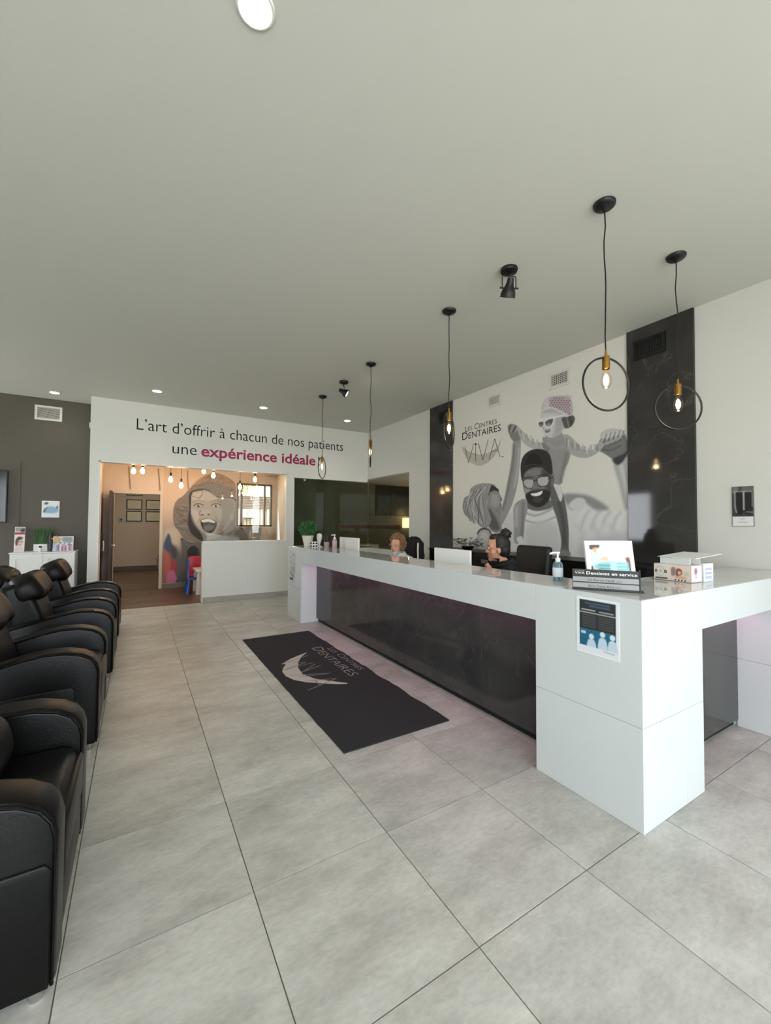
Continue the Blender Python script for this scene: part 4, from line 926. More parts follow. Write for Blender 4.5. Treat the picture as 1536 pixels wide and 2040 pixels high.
# digital photo frame standing behind the sign
df = thing('digital_photo_frame', 'white framed tablet picture of a dental patient, behind the name sign', 'photo frame', (2.42, 1.42, Z0))
f0 = Vector((2.295, 1.47, Z0+.03)); f1 = Vector((2.555, 1.33, Z0+.03)); fx = (f1-f0).normalized(); fw = (f1-f0).length; fn = Vector((fx.y, -fx.x, 0)); fn = fn if fn.dot(Vector((-1, -1, 0))) > 0 else -fn
fz = (Vector((0, 0, 1)) - fn*.18).normalized(); fnn = fx.cross(fz); fnn = fnn if fnn.dot(fn) > 0 else -fnn; fh = .235
obj('frame', plate(B(), f0-fnn*.014, fx*fw, fz*fh, fnn, .014), M_PLASTIC, df)
p = Print(0, fw, 0, fh, .0028, (.84, .90, .89)); I = lambda a, b: (a*fw, b*fh)
bw = .085; p.fill([I(0, 0), I(1, 0), I(1, .1), I(0, .1)], .93, smooth=False)
p.fill([I(.08, .08), I(.92, .08), I(.92, .9), I(.08, .9)], (.80, .88, .87), smooth=False); p.fill([I(.5, .4), I(.9, .4), I(.9, .88), I(.5, .88)], (.86, .91, .90), soft=.02)
p.fill([I(.22, .42), I(.9, .42), I(.88, .08), I(.25, .08)], (.55, .75, .77), soft=.012); p.fill([I(.5, .42), I(.62, .42), I(.6, .1), I(.5, .1)], (.70, .86, .90), soft=.01)
for k in range(3): p.line([I(.26, .37-.08*k), I(.47, .36-.08*k)], .007, (.40, .60, .62), soft=.004)
for k in range(3): p.line([I(.63, .37-.08*k), I(.82, .37-.08*k)], .007, (.68, .84, .86), soft=.004)
p.fill([I(.08, .88), I(.10, .78), I(.2, .78), I(.3, .84), I(.27, .9)], (.36, .30, .27), soft=.006); p.fill([I(.16, .8), I(.25, .82), I(.26, .72), I(.2, .68), I(.15, .74)], (.84, .66, .56), soft=.008); p.fill([I(.24, .76), I(.3, .76), I(.29, .68), I(.24, .69)], (.9, .93, .95), soft=.006)
p.fill([I(.08, .74), I(.18, .68), I(.27, .6), I(.27, .45), I(.15, .4), I(.08, .5)], (.78, .87, .90), soft=.01); p.fill([I(.27, .52), I(.38, .6), I(.45, .58), I(.46, .5), I(.38, .48)], (.86, .72, .64), soft=.01)
p.fill([I(.82, .54), I(.88, .58), I(.92, .52), I(.92, .4), I(.85, .44)], (.52, .36, .32), soft=.008); p.fill([I(.88, .4), I(.92, .38), I(.92, .15), I(.89, .2)], (.36, .28, .28), soft=.008); p.fill([I(.09, .3), I(.12, .34), I(.14, .12), I(.11, .1)], (.2, .2, .22), soft=.006); p.fill([I(.14, .3), I(.22, .28), I(.22, .12), I(.16, .12)], (.84, .84, .80), soft=.01)
for a, b, c_, d in ((0, 1, .9, 1), (0, 1, 0, .085), (0, bw, 0, 1), (1-bw, 1, 0, 1)): p.fill([I(a, c_), I(b, c_), I(b, d), I(a, d)], .94, smooth=False, soft=.003)
q0, qx, qz = np.array(f0+fnn*.0006), np.array(fx), np.array(fz)
p.build('screen_picture', lambda U, V: tuple(q0[i]+qx[i]*U+qz[i]*V for i in range(3)), mat('lit_screen', (220, 230, 230), .2, vcol='ink'), df)
bk = f0-fnn*.014+fx*fw*.5; bm = B(); plate(bm, bk-fx*.04+fz*.12, fx*.08, -fz*.10-fn*.10+Vector((0, 0, -.045)), fn, .004); obj('easel_leg', bm, M_BLACK, df)
bm = B(); plate(bm, f0-fx*.0+fnn*.0-fz*.03, fx*fw, fz*.03, fnn, .004); obj('foot_bar', bm, M_BLACK, df)

# toothbrush box with plastic sleeve
bx = thing('toothbrush_box', 'beige printed toothbrush box lettered ROB on the counter', 'box', (3.0, 1.3, Z0))
b0 = Vector((2.955, 1.425, Z0)); b1 = Vector((2.935, 1.205, Z0)); bex = (b1-b0); bl_ = bex.length; bex.normalize(); bnx = Vector((-bex.y, bex.x, 0)); bnx = bnx if bnx.x < 0 else -bnx; bd, bh = .115, .105
obj('carton', plate(B(), b0+Vector((0, 0, .0005)), bex*bl_, Vector((0, 0, bh)), -bnx, bd), mat('beige_carton', (222, 204, 190), .5), bx)
p = Print(0, bl_, 0, bh, .002, (.87, .80, .75)); I = lambda a, b: (a*bl_, b*bh)
p.fill([I(0, 0), I(.43, 0), I(.43, 1), I(0, 1)], (.86, .83, .80), smooth=False); p.line([I(.06, .12), I(.36, .13)], .011, (.36, .32, .31), soft=.002)
p.line([(.17*bl_+.027*math.cos(a*PI/8), .55*bh+.03*math.sin(a*PI/8)) for a in range(17)], .002, .55, soft=.002)
p.fill([I(.48, .7), I(.52, .85), I(.6, .8), I(.6, .4), I(.5, .35)], (.56, .48, .48), soft=.006); p.fill([I(.62, .35), I(.62, .7), I(.68, .8), I(.76, .72), I(.78, .5), I(.72, .38)], (.48, .30, .25), soft=.005); p.fill([I(.66, .5), I(.68, .64), I(.74, .62), I(.75, .5), I(.7, .42)], (.86, .66, .56), soft=.004); p.fill([I(.6, .3), I(.78, .34), I(.9, .22), I(.62, .2)], (.82, .62, .52), soft=.006)
p.fill([I(.82, .4), I(.84, .6), I(.93, .62), I(.94, .4)], (.76, .76, .68), soft=.008)
for k in range(4): p.fill(el((bl_*(.6+.085*k), bh*.1), .005, .005), (.2, .14, .14), soft=.001)
p.line([I(0, .01), I(1, .01)], .003, .3, soft=.001)
q0, qx = np.array(b0+bnx*.0012), np.array(bex)
p.build('front_print', lambda U, V: (q0[0]+qx[0]*U, q0[1]+qx[1]*U, q0[2]+V), M_PRINT, bx)
for ch, u in (('R', .03), ('O', .12), ('B', .23)): words_obj('lettering_word', ch, M_INK if ch != 'O' else M_GREY, bx, b0+bex*(u*bl_*1.3)+Vector((0, 0, .048)), bex, (0, 0, 1), .016, .02, bold=.03, depth=.002)
e0 = b1+bnx*0; p = Print(0, bd, 0, bh, .003, (.90, .84, .84)); p.fill(el((bd*.45, bh*.68), .018, .02), (.62, .46, .54), soft=.006); p.line([(bd*.45, bh*.6), (bd*.47, bh*.3)], .006, (.55, .45, .5)); p.line([(0, .001), (bd, .001)], .003, .3, soft=.001); p.line([(.001, 0), (.001, bh)], .003, .25, soft=.001)
q1, qd, qe = np.array(b1), np.array(-bnx), np.array(bex)
p.build('end_print', lambda U, V: (q1[0]+qd[0]*U+qe[0]*.0012, q1[1]+qd[1]*U+qe[1]*.0012, q1[2]+V), M_PRINT, bx)
M_SLEEVE = glass_material('clear_sleeve', (.97, .98, .98, 1), .08)
sl = thing('mask_box', 'white printed dispenser box with open lid behind the toothbrush box', 'box', (3.2, 1.3, Z0))
s0 = Vector((3.09, 1.40, Z0)); obj('carton', plate(B(), s0, bex*.21, (0, 0, .115), -bnx, .11), mat('white_carton', (224, 227, 230), .4), sl)
obj('lid', plate(B(), s0+Vector((-.10, .02, .148)), bex*.23, -bnx*.30+Vector((0, 0, .022)), (0, 0, 1), .003), M_PAPER, sl)
obj('lid_support', plate(B(), s0+bex*.02+Vector((0, 0, .115)), bex*.17, (0, 0, .04), -bnx, .003), M_PAPER, sl)
for k in range(3): obj('blue_stripe', plate(B(), s0+bex*.2108-bnx*(.02)+Vector((0, 0, .02+.026*k)), -bnx*.07, (0, 0, .014), bex, .0008), mat('stripe_blue', (170, 182, 214), .5), sl)
bm = B(); plate(bm, s0+bex*.005+bnx*.10+Vector((0, 0, .106)), bex*.18, (0, 0, .040), -bnx, .006); obj('clear_tray', bm, mat('clear_tray_plastic', (206, 214, 214), .1), sl)

# notices
nt_ = thing('paper_notice', 'laminated dark and blue notice taped to the near white leg of the counter', 'notice', (CX, 1.27, .78))
p = Print(1.378, 1.155, .775, 1.058, .003, (.88, .90, .92)); u0, v0, w_, h_ = 1.378, .775, -.223, .283; I = lambda a, b: (u0+a*w_, v0+b*h_)
p.fill([I(.06, .43), I(.94, .43), I(.94, .97), I(.06, .97)], (.20, .215, .22), smooth=False, soft=.002); p.fill([I(.06, .12), I(.94, .12), I(.94, .43), I(.06, .43)], (.16, .38, .50), smooth=False, soft=.002)
p.line([I(.06, .74), I(.94, .74)], .004, .86, soft=.002, smooth=False)
for a, b, y_ in ((.22, .8, .915), (.32, .8, .865)): p.line([I(a, y_), I(b, y_)], .009, (.28, .36, .46), soft=.003)
p.line([I(.12, .79), I(.45, .79)], .006, .72, soft=.002); p.line([I(.56, .785), I(.88, .785)], .006, .66, soft=.002)
for k in range(6):
    p.line([I(.14, .69-.04*k), I(.46, .69-.04*k)], .005, .33, soft=.003); p.line([I(.55, .69-.04*k), I(.88, .69-.04*k)], .005, .33, soft=.003)
p.fill([I(.10, .34), I(.22, .34), I(.22, .39), I(.10, .39)], (.72, .82, .88), smooth=False, soft=.003)
for c_, s_ in ((.36, 1), (.63, 1.25), (.86, 1.2)):
    p.fill([I(c_-.1, .10), I(c_-.1, .20*s_), I(c_-.05, .26*s_), I(c_+.05, .26*s_), I(c_+.1, .20*s_), I(c_+.1, .10)], (.74, .82, .88), soft=.004); p.fill(el(I(c_, .31*s_), .014, .014), (.80, .88, .92), soft=.003)
p.fill([I(.0, 0), I(1, 0), I(1, .12), I(0, .12)], (.86, .88, .90), smooth=False, soft=.003); p.line([I(.66, .09), I(.9, .085)], .004, .6, soft=.003)
p.build('sheet', lambda U, V: (np.full_like(U, CX-.0022), U, V), M_PRINTG, nt_)
obj('laminate_edge', box(B(), CX-.0018, CX, 1.15, 1.383, .77, 1.063), M_PAPER, nt_)
n2 = thing('paper_notice', 'narrow notice with grey pictograms on the far leg of the counter', 'notice', (CX, 6.15, .55))
p = Print(6.29, 6.02, .55, 1.0, .005, (.76, .76, .745)); rn = random.Random(3)
for k in range(16):
    a = 6.26-rn.random()*.2; b = .72+rn.random()*.25; p.line([(a, b), (a-.03-rn.random()*.04, b+rn.gauss(0, .015))], .008, .45+.2*rn.random(), soft=.006)
for k in range(3): p.fill(el((6.22-.06*k, .68-.02*k), .018, .02), .25, soft=.008); p.line([(6.22-.06*k, .70), (6.22-.06*k, .78)], .012, .6, soft=.008)
p.fill([(6.25, .575), (6.10, .575), (6.10, .61), (6.25, .61)], .25, smooth=False)
p.build('sheet', lambda U, V: (np.full_like(U, CX-.0015), U, V), M_PRINT, n2)
# certificate on the right wall
ce = thing('wall_certificate', 'small dark plaque with white caption on the right wall', 'plaque', (XR, 1.42, 1.44))
obj('board', box(B(), XR-.012, XR, 1.345, 1.492, 1.44, 1.782, .002), mat('plaque_back', (120, 122, 118), .4), ce)
p = Print(1.49, 1.347, 1.442, 1.78, .004, (.22, .22, .21)); u0, v0, w_, h_ = 1.49, 1.442, -.143, .338; I = lambda a, b: (u0+a*w_, v0+b*h_)
p.fill([I(0, .85), I(.28, .85), I(.28, 1), I(0, 1)], .42, soft=.01); p.fill([I(.5, .85), I(1, .85), I(1, 1), I(.5, 1)], .38, soft=.01); p.fill([I(.15, .35), I(.5, .35), I(.5, .82), I(.15, .82)], .10, soft=.008); p.fill([I(.6, .35), I(.92, .35), I(.92, .82), I(.6, .82)], .12, soft=.008)
p.line([I(.08, .88), I(.9, .87)], .006, .7); p.line([I(.13, .84), I(.14, .5), I(.2, .35)], .008, .72); p.line([I(.55, .84), I(.55, .42)], .010, .74); p.line([I(.96, .82), I(.95, .5)], .006, .6); p.line([I(.7, .36), I(.95, .35)], .006, .6)
p.fill([I(0, 0), I(1, 0), I(1, .245), I(0, .245)], .86, smooth=False, soft=.003); p.line([I(.3, .1), I(.7, .1)], .005, .6); p.line([I(.38, .18), I(.58, .18)], .004, .65)
p.build('print', lambda U, V: (np.full_like(U, XR-.0135), U, V), M_PRINTG, ce)
# outlets on the half wall
for k, x in enumerate((1.83, 1.95)):
    t_ = thing('wall_outlet', ('left', 'right')[k]+' white socket plate on the half wall under the glass', 'outlet', (x, YB, .3), 'socket plates on the half wall')
    obj('plate', box(B(), x-.036, x+.036, YB-.006, YB, .29, .405, .002), M_PLASTIC, t_)
    for z in (.325, .372): obj('socket', box(B(), x-.017, x+.017, YB-.008, YB-.005, z-.015, z+.015, .002), M_VENTW, t_)

# ================================================================== BEHIND THE COUNTER
def monitor(y0, y1, z1, label):
    x = 2.53; t_ = thing('computer_monitor', label, 'monitor', (x+.05, (y0+y1)/2, .735), 'white monitors behind the counter')
    obj('back_shell', box(B(), x, x+.022, y0, y1, .80, z1, .006), mat('monitor_white', (234, 234, 230), .35), t_)
    obj('screen', box(B(), x+.022, x+.026, y0+.01, y1-.01, .86, z1-.01), M_BLACK, t_)
    ym = (y0+y1)/2
    obj('stand', box(B(), x-.012, x+.0, ym-.07, ym+.07, .745, .95, .003), MATS['monitor_white'], t_); obj('foot', box(B(), x-.03, x+.17, ym-.1, ym+.1, .7355, .747, .003), MATS['monitor_white'], t_)
monitor(2.735, 3.25, 1.213, 'white computer monitor seen from behind, near the dark-haired woman')
monitor(4.88, 5.48, 1.249, 'white computer monitor seen from behind, near the curly-haired woman')

def office_chair(label, loc, ang, top=1.2):
    t_ = thing('office_chair', label, 'office chair', (0, 0, 0), 'office chairs behind the counter')
    M_CH = mat('black_upholstery', (22, 23, 23), .5)
    obj('seat', box(B(), -.24, .25, -.25, .25, .42, .50, .035, 4), M_CH, t_, 50)
    bm = B(); box(bm, -.33, -.25, -.235, .235, .58, top, .035, 4)
    for v in bm.verts: v.co.x -= (v.co.z-.58)*.12
    obj('backrest', bm, M_CH, t_, 50)
    obj('back_support', tube(B(), [(-.15, 0, .43), (-.33, 0, .45), (-.36, 0, .62)], .022, 10), M_BLACK, t_, 50)
    for s_ in (-1, 1):
        obj('armrest', box(B(), -.16, .12, s_*.29-.035, s_*.29+.035, .655, .685, .012, 2), M_CH, t_, 50); obj('arm_post', tube(B(), [(-.02, s_*.24, .44), (-.02, s_*.29, .47), (-.02, s_*.29, .66)], .014, 8), M_BLACK, t_, 50)
    obj('gas_column', cyl(B(), (0, 0, .1), (0, 0, .42), .026), M_BLACK, t_, 40)
    for k in range(5):
        a = 2*PI*k/5+.3; c_, s_ = math.cos(a), math.sin(a)
        obj('base_leg', tube(B(), [(0, 0, .12), (.29*c_, .29*s_, .075)], .018, 8), M_BLACK, t_, 40); obj('caster', cyl(B(), (.29*c_-.015*s_, .29*s_+.015*c_, .028), (.29*c_+.015*s_, .29*s_-.015*c_, .028), .028), M_BLACK, t_, 40)
    t_.location = loc; t_.rotation_euler = (0, 0, ang); return t_

def capsule(bm, p0, p1, r0, r1, n=14):
    p0, p1 = Vector(p0), Vector(p1); cyl(bm, p0, p1, r0, r1, n); ell(bm, p0, r0, None, n, 10); ell(bm, p1, r1, None, n, 10)
def person(label, head_at, ang, lean, arms, cloth, pants, skin, hair_kind, hair_m, sc=1., nbz=1.06):
    """seated figure; local x forward, y to its left; remeshed to one continuous surface"""
    hc = Vector((.10+lean, 0, 1.21)); Rz = Matrix.Rotation(ang, 3, 'Z')
    bm = B()
    for c_, r_ in (((0, 0, .04), (.094, .075, .105)), ((.028, 0, -.045), (.062, .058, .07)), ((.055, 0, .03), (.045, .062, .05)), ((.066, 0, -.098), (.024, .026, .02)), ((.078, 0, -.062), (.02, .026, .022)), ((.098, 0, -.02), (.022, .013, .016)), ((.088, 0, .01), (.014, .01, .03)), ((.045, .045, -.03), (.03, .02, .03)), ((.045, -.045, -.03), (.03, .02, .03)), ((-.005, .076, -.01), (.018, .011, .032)), ((-.005, -.076, -.01), (.018, .011, .032))): ell(bm, hc+Vector(c_), r_, None, 18, 12)
    nb = Vector((.045+lean*.55, 0, nbz)); capsule(bm, hc+Vector((-.025, 0, -.08)), nb+Vector((0, 0, -.02)), .047, .054)
    ell(bm, nb+Vector((-.02, 0, -.05)), (.085, .19, .065), None, 20, 12); ell(bm, nb+Vector((-.03, 0, -.10)), (.11, .17, .10), None, 20, 12)
    ell(bm, (lean*.4, 0, .84), (.115, .17, .17), None, 20, 14); ell(bm, (lean*.2, 0, .68), (.105, .15, .14), None, 20, 12); ell(bm, (0, 0, .575), (.14, .18, .075), None, 20, 12)
    for s_ in (-1, 1):
        capsule(bm, (.02, s_*.09, .572), (.42, s_*.11, .565), .075, .058); capsule(bm, (.42, s_*.11, .555), (.40, s_*.11, .11), .055, .038); capsule(bm, (.39, s_*.11, .045), (.53, s_*.12, .035), .038, .03)
    hands = []
    for s_, (el_, wr, hd, fist) in zip((1, -1), arms):
        sh = nb+Vector((-.01, s_*.165, -.065)); capsule(bm, sh, el_, .052, .04); capsule(bm, el_, wr, .04, .027); hands.append((Vector(wr), Vector(hd)))
        f = (Vector(hd)-Vector(wr)).normalized(); sd = f.cross(Vector((1, 0, 0)) if abs(f.x) < .8 else Vector((0, 1, 0))).normalized(); up_ = sd.cross(f)
        pc = Vector(wr)+f*.05; ell(bm, pc, (.036, .036, .036), None, 12, 8); ell(bm, Vector(wr)+f*.03, .029, None, 12, 8)
        for k in range(4):
            o_ = pc+sd*(.027-.018*k)+f*.022
            if fist: capsule(bm, o_, o_+f*.018+up_*.018, .0098, .0095, 8); capsule(bm, o_+f*.018+up_*.018, o_-f*.004+up_*.036, .0095, .0085, 8)
            else:
                L_k = (.058, .068, .064, .05)[k]; capsule(bm, o_, o_+f*L_k*.55+up_*.003, .0098, .009, 8); capsule(bm, o_+f*L_k*.55+up_*.003, o_+f*L_k-Vector((0, 0, .010)), .009, .0078, 8)
        capsule(bm, Vector(wr)+f*.022+sd*.024, pc+sd*.04+up_*.012, .012, .0105, 8); capsule(bm, pc+sd*.04+up_*.012, pc+sd*.034+f*.03+up_*.02, .0105, .009, 8)
    me = bpy.data.meshes.new('b'); bm.to_mesh(me); bm.free(); tmp = bpy.data.objects.new('b', me); C.objects.link(tmp)
    m1 = tmp.modifiers.new('r', 'REMESH'); m1.mode = 'VOXEL'; m1.voxel_size = .0062
    m2 = tmp.modifiers.new('s', 'SMOOTH'); m2.iterations = 3; m2.factor = .5
    dg = bpy.context.evaluated_depsgraph_get(); bme = bpy.data.meshes.new_from_object(tmp.evaluated_get(dg)); bpy.data.objects.remove(tmp)
    off = Vector(head_at) - Rz @ (hc*sc); off.z = Vector(head_at).z - hc.z*sc
    t_ = thing('person', label, 'person', (off.x, off.y, 0)); 
    X = lambda q: Rz @ (Vector(q)*sc) + off
    bme.name = 'body'; bme.materials.clear()
    for m_ in (skin, cloth, pants): bme.materials.append(m_)
    co = [v.co.copy() for v in bme.vertices]
    for pl in bme.polygons:
        c_ = sum((co[i] for i in pl.vertices), Vector())/len(pl.vertices); k = 1
        if c_.z < .60: k = 2
        q_ = c_-nb
        if c_.z > nb.z+.05 or (c_.z > nb.z+.016 and math.hypot(q_.x, q_.y) < .07): k = 0
        for wr, hd in hands:
            f = (hd-wr).normalized()
            tt = (c_-wr).dot(f)
            if -.035 < tt < .15 and (c_-wr-f*tt).length < .058: k = 0
        pl.material_index = k; pl.use_smooth = True
    for v in bme.vertices: v.co = X(v.co) - ORG[t_]
    ob = bpy.data.objects.new('body', bme); C.objects.link(ob); ob.parent = t_; ORG[ob] = ORG[t_]
    def piece(name, bm, m, sm=60):
        for v in bm.verts: v.co = X(v.co+hc)
        return obj(name, bm, m, t_, sm)
    for s_ in (-1, 1):
        e_ = piece('eye', ell(B(), (.083, s_*.03, .012), (.011, .014, .009), None, 12, 8), M_PAPER); bm = ell(B(), (.092, s_*.03, .012), (.004, .006, .006), None, 10, 6)
        for v in bm.verts: v.co = X(v.co+hc)
        obj('iris', bm, M_INK, e_, 60)
        piece('eyebrow', tube(B(), [(.093, s_*.014, .034), (.094, s_*.03, .039), (.083, s_*.05, .033)], .0038, 6), hair_m)
    bm = B(); ell(bm, (.092, 0, -.056), (.008, .024, .005), None, 12, 6); ell(bm, (.091, 0, -.067), (.008, .02, .006), None, 12, 6); piece('lips', bm, mat('lips', (176, 96, 88), .4))
    bm = B()
    if hair_kind == 'bun':
        ell(bm, (-.026, 0, .047), (.094, .085, .108), None, 24, 16); ell(bm, (-.05, 0, .0), (.068, .08, .085), None, 20, 12); ell(bm, (.03, 0, .11), (.05, .06, .04), None, 16, 10); ell(bm, (-.075, .0, .15), (.05, .055, .05), None, 16, 10)
        rn = random.Random(1)
        for k in range(16): a = rn.random()*6.28; bq = rn.random()*3; ell(bm, (-.075+.045*math.cos(a)*math.sin(bq), .05*math.sin(a)*math.sin(bq), .15+.045*math.cos(bq)), .013, None, 8, 6)
    else:
        ell(bm, (-.02, 0, .05), (.092, .086, .105), None, 22, 14); ell(bm, (-.045, 0, .0), (.066, .082, .085), None, 18, 12); rn = random.Random(6)
        for k in range(420):
            d = Vector((rn.gauss(-.25, .8), rn.gauss(0, .8), rn.gauss(.3, .7))).normalized()
            if d.x > .45 and d.z < .55: continue
            if d.z < -.75: continue
            q = Vector((-.015+d.x*.108, d.y*.102, .045+d.z*.124)); r_ = rn.uniform(.012, .026); a = Vector((rn.gauss(0, 1), rn.gauss(0, 1), rn.gauss(0, 1))).normalized()
            u_, v_, _ = frame_of(a); tube(bm, [q+u_*r_*math.cos(w_)+v_*r_*math.sin(w_)+a*.004*w_ for w_ in [k2*PI/4 for k2 in range(7)]], .0065, 5)
    piece('hair', bm, hair_m)
    c0 = nb-hc+Vector((-.005, 0, -.012)); bm = B()
    for k in range(3): tube(bm, [c0+Vector((.064*(1+.18*(2-k))*math.cos(a), .064*(1+.18*(2-k))*math.sin(a), .016*k+.016*math.cos(a+PI))) for a in [2*PI*j/24 for j in range(24)]], .017, 8, True)
    piece('collar', bm, cloth)
    return t_
M_SK2 = mat('skin_olive', (206, 152, 124), .5); M_DKHAIR = mat('dark_brown_hair', (34, 27, 24), .45, bump=(160, .4)); M_REDHAIR = mat('auburn_hair', (122, 88, 60), .5, noise=((60, 60, 60), .3, (164, 126, 88)))
M_BLKTOP = mat('black_knit', (24, 25, 28), .8); M_WHTOP = mat('white_blouse', (222, 222, 226), .7); M_PANTS = mat('dark_trousers', (34, 35, 40), .8)
person('seated woman with dark hair in a bun, black top, chin on fist, in profile', (2.99, 2.845, 1.205), math.atan2(.66, -.75), .03, (((.30, .13, .79), (.235, .035, .98), (.205, .02, 1.08), True), ((.22, -.20, .79), (.40, -.09, .775), (.48, -.05, .77), False)), M_BLKTOP, M_PANTS, M_SK2, 'bun', M_DKHAIR, 1., 1.075)
person('seated woman with short curly auburn hair and white blouse, facing the counter', (3.0, 4.66, 1.14), math.atan2(-.42, -.9), .04, (((.20, .22, .80), (.40, .12, .79), (.48, .09, .78), False), ((.20, -.22, .80), (.40, -.12, .79), (.48, -.09, .78), False)), M_WHTOP, M_PANTS, M_SKIN, 'curl', M_REDHAIR, .95, 1.09)
office_chair('black office chair behind the woman with the dark bun', (3.19, 2.93, 0), PI-.15, 1.225)
office_chair('black office chair with a jacket on it, beside the curly-haired woman', (3.36, 5.33, 0), PI+.05, 1.20)
office_chair('low-backed office chair carrying the curly-haired woman', (3.12, 4.62, 0), math.atan2(-.42, -.9), .95)
# jacket over the far chair's back
jk = thing('draped_jacket', 'black jacket with white sleeve stripe over the far office chair back', 'jacket', (3.72, 5.33, .68))
ja = PI+.05; Rj = Matrix.Rotation(ja, 3, 'Z'); jo = Vector((3.36, 5.33, 0))
def jpt(q): return jo + Rj @ Vector(q)
bm = B(); ell(bm, (-.36, 0, .95), (.10, .25, .29), None, 28, 18, .6)
for v in bm.verts: v.co.x += .012*math.sin(v.co.y*40)+.01*math.sin(v.co.z*25); v.co.z += .012*math.sin(v.co.y*28); v.co = jpt(v.co)
obj('shell', bm, M_BLKTOP, jk, 60)
bm = B(); capsule(bm, (-.35, .22, 1.13), (-.26, .34, .90), .06, .05); capsule(bm, (-.26, .34, .90), (-.22, .30, .68), .05, .045)
for v in bm.verts: v.co = jpt(v.co)
sv = obj('sleeve', bm, M_BLKTOP, jk, 60)
bm = B(); tube(bm, [jpt(q) for q in ((-.30, .235, 1.15), (-.235, .31, 1.06), (-.20, .36, .92))], .013, 8); obj('stripe', bm, M_PAPER, sv, 60)

fc = thing('file_cabinet', 'long low black file cabinet against the mural wall', 'cabinet', (4.16, 3.5, 0))
obj('body', box(B(), 3.93, XR-.03, 1.95, 5.15, 0, 1.05), M_BLACKM, fc); obj('top', box(B(), 3.91, XR-.028, 1.94, 5.16, 1.05, 1.07), M_BLACK, fc)
for k in range(4):
    y = 1.96+k*.8
    for z in (.07, .40, .73):
        d_ = obj('drawer', box(B(), 3.918, 3.93, y+.006, y+.79, z, z+.31, .003), M_BLACK, fc); obj('label_holder', box(B(), 3.912, 3.919, y+.33, y+.46, z+.2, z+.25, .002), M_CHROME, d_)
fp = thing('flower_bowl', 'dark bowl of grey-green flowers on the black file cabinet', 'plant', (4.12, 4.5, 1.07))
obj('bowl', lathe(B(), [(.05, 0), (.07, .01), (.1, .05), (.095, .055), (.06, .02)], (4.12, 4.5, 1.07), 24), M_BLACK, fp, 40)
bm = B(); rn = random.Random(12)
for k in range(70):
    a = rn.random()*6.28; r_ = .22*math.sqrt(rn.random()); q = Vector((4.12+r_*math.cos(a)*.7, 4.5+r_*math.sin(a)*1.4, 1.13+rn.random()*.10)); s_ = rn.uniform(.02, .035)
    for j in range(5):
        b_ = a+j*1.256; u_ = Vector((math.cos(b_), math.sin(b_), .5))*s_; v_ = Vector((-math.sin(b_), math.cos(b_), 0))*s_*.5
        bm.faces.new([bm.verts.new(c_) for c_ in (q, q+u_*.6+v_, q+u_, q+u_*.6-v_)])
    if k % 4 == 0: cyl(bm, (4.12, 4.5, 1.10), q, .002, .002, 5)
fo = obj('blooms', bm, mat('dusty_blooms', (66, 70, 66), .7, noise=((40, 40, 40), .2, (150, 150, 146))), fp); fo['kind'] = 'stuff'

# ================================================================== PLAY ROOM
p = Print(.487, 2.985, .105, 2.74, .011, (.80, .73, .66))
cm = lambda cx, cy: tuple(on_y(330+cx/6.144, 920+cy/6.144, PY)[i] for i in (0, 2))
cmp_ = lambda L: [cm(*q) for q in L]
def F_(L, c, **k): p.fill(cmp_(L), c, **k)
def L_(L, w, c, **k): p.line(cmp_(L), w, c, **k)
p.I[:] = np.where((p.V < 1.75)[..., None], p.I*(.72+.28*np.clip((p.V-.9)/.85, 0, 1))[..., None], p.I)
F_([(-20,860),(120,820),(180,900),(160,1100),(60,1060),(-20,1100)], (.74,.72,.66), soft=.08)
F_([(-20,1080),(130,1040),(230,1250),(220,1500),(-20,1500)], (.36,.34,.34), soft=.08)
F_([(-20,1000),(25,890),(50,900),(75,1010),(70,1080),(20,1110),(-20,1060)], (.20,.26,.40), soft=.03)
F_([(-20,1100),(30,1110),(65,1200),(70,1320),(40,1420),(-20,1440)], (.70,.36,.28), soft=.04); F_([(70,1220),(110,1190),(140,1270),(120,1360),(70,1340)], (.62,.20,.26), soft=.03)
F_([(25,1350),(50,1332),(100,1335),(140,1480),(10,1482)], (.74,.42,.58), soft=.02); F_([(60,1010),(130,1080),(120,1180),(80,1150)], (.22,.22,.26), soft=.04)
# body and scarf under the chin
F_([(190,930),(300,985),(440,985),(700,930),(830,820),(930,800),(1010,900),(1060,960),(1120,1200),(1120,1520),(180,1520),(225,1320),(190,1180),(200,1050)], .30, grain=.03)
F_([(200,960),(300,1000),(450,1000),(440,1500),(330,1500),(220,1250)], .38, soft=.05, grain=.03); F_([(270,1080),(330,1030),(390,1060),(410,1130),(380,1190),(310,1190),(270,1150)], .08, soft=.02); L_([(300,1180),(380,1150),(400,1080)], .03, .25, soft=.02)
for q in range(7): L_([(200+q*8, 960+q*10), (225+q*5, 1120), (205+q*6, 1300)], .012, .5 if q % 2 else .2, soft=.012, alpha=.7)
F_([(960,840),(1000,760),(1045,765),(1060,840),(1040,950),(980,960)], .46, soft=.02); F_([(1085,740),(1170,730),(1170,860),(1150,950),(1085,930)], .48, soft=.02)
F_([(470,930),(620,905),(780,850),(840,780),(900,810),(940,830),(990,960),(470,975)], .34, grain=.04)
for q in range(9): L_([(470+q*50, 965-q*12), (520+q*50, 930-q*14), (560+q*48, 900-q*12)], .014, .5 if q % 2 else .2, soft=.012, alpha=.7)
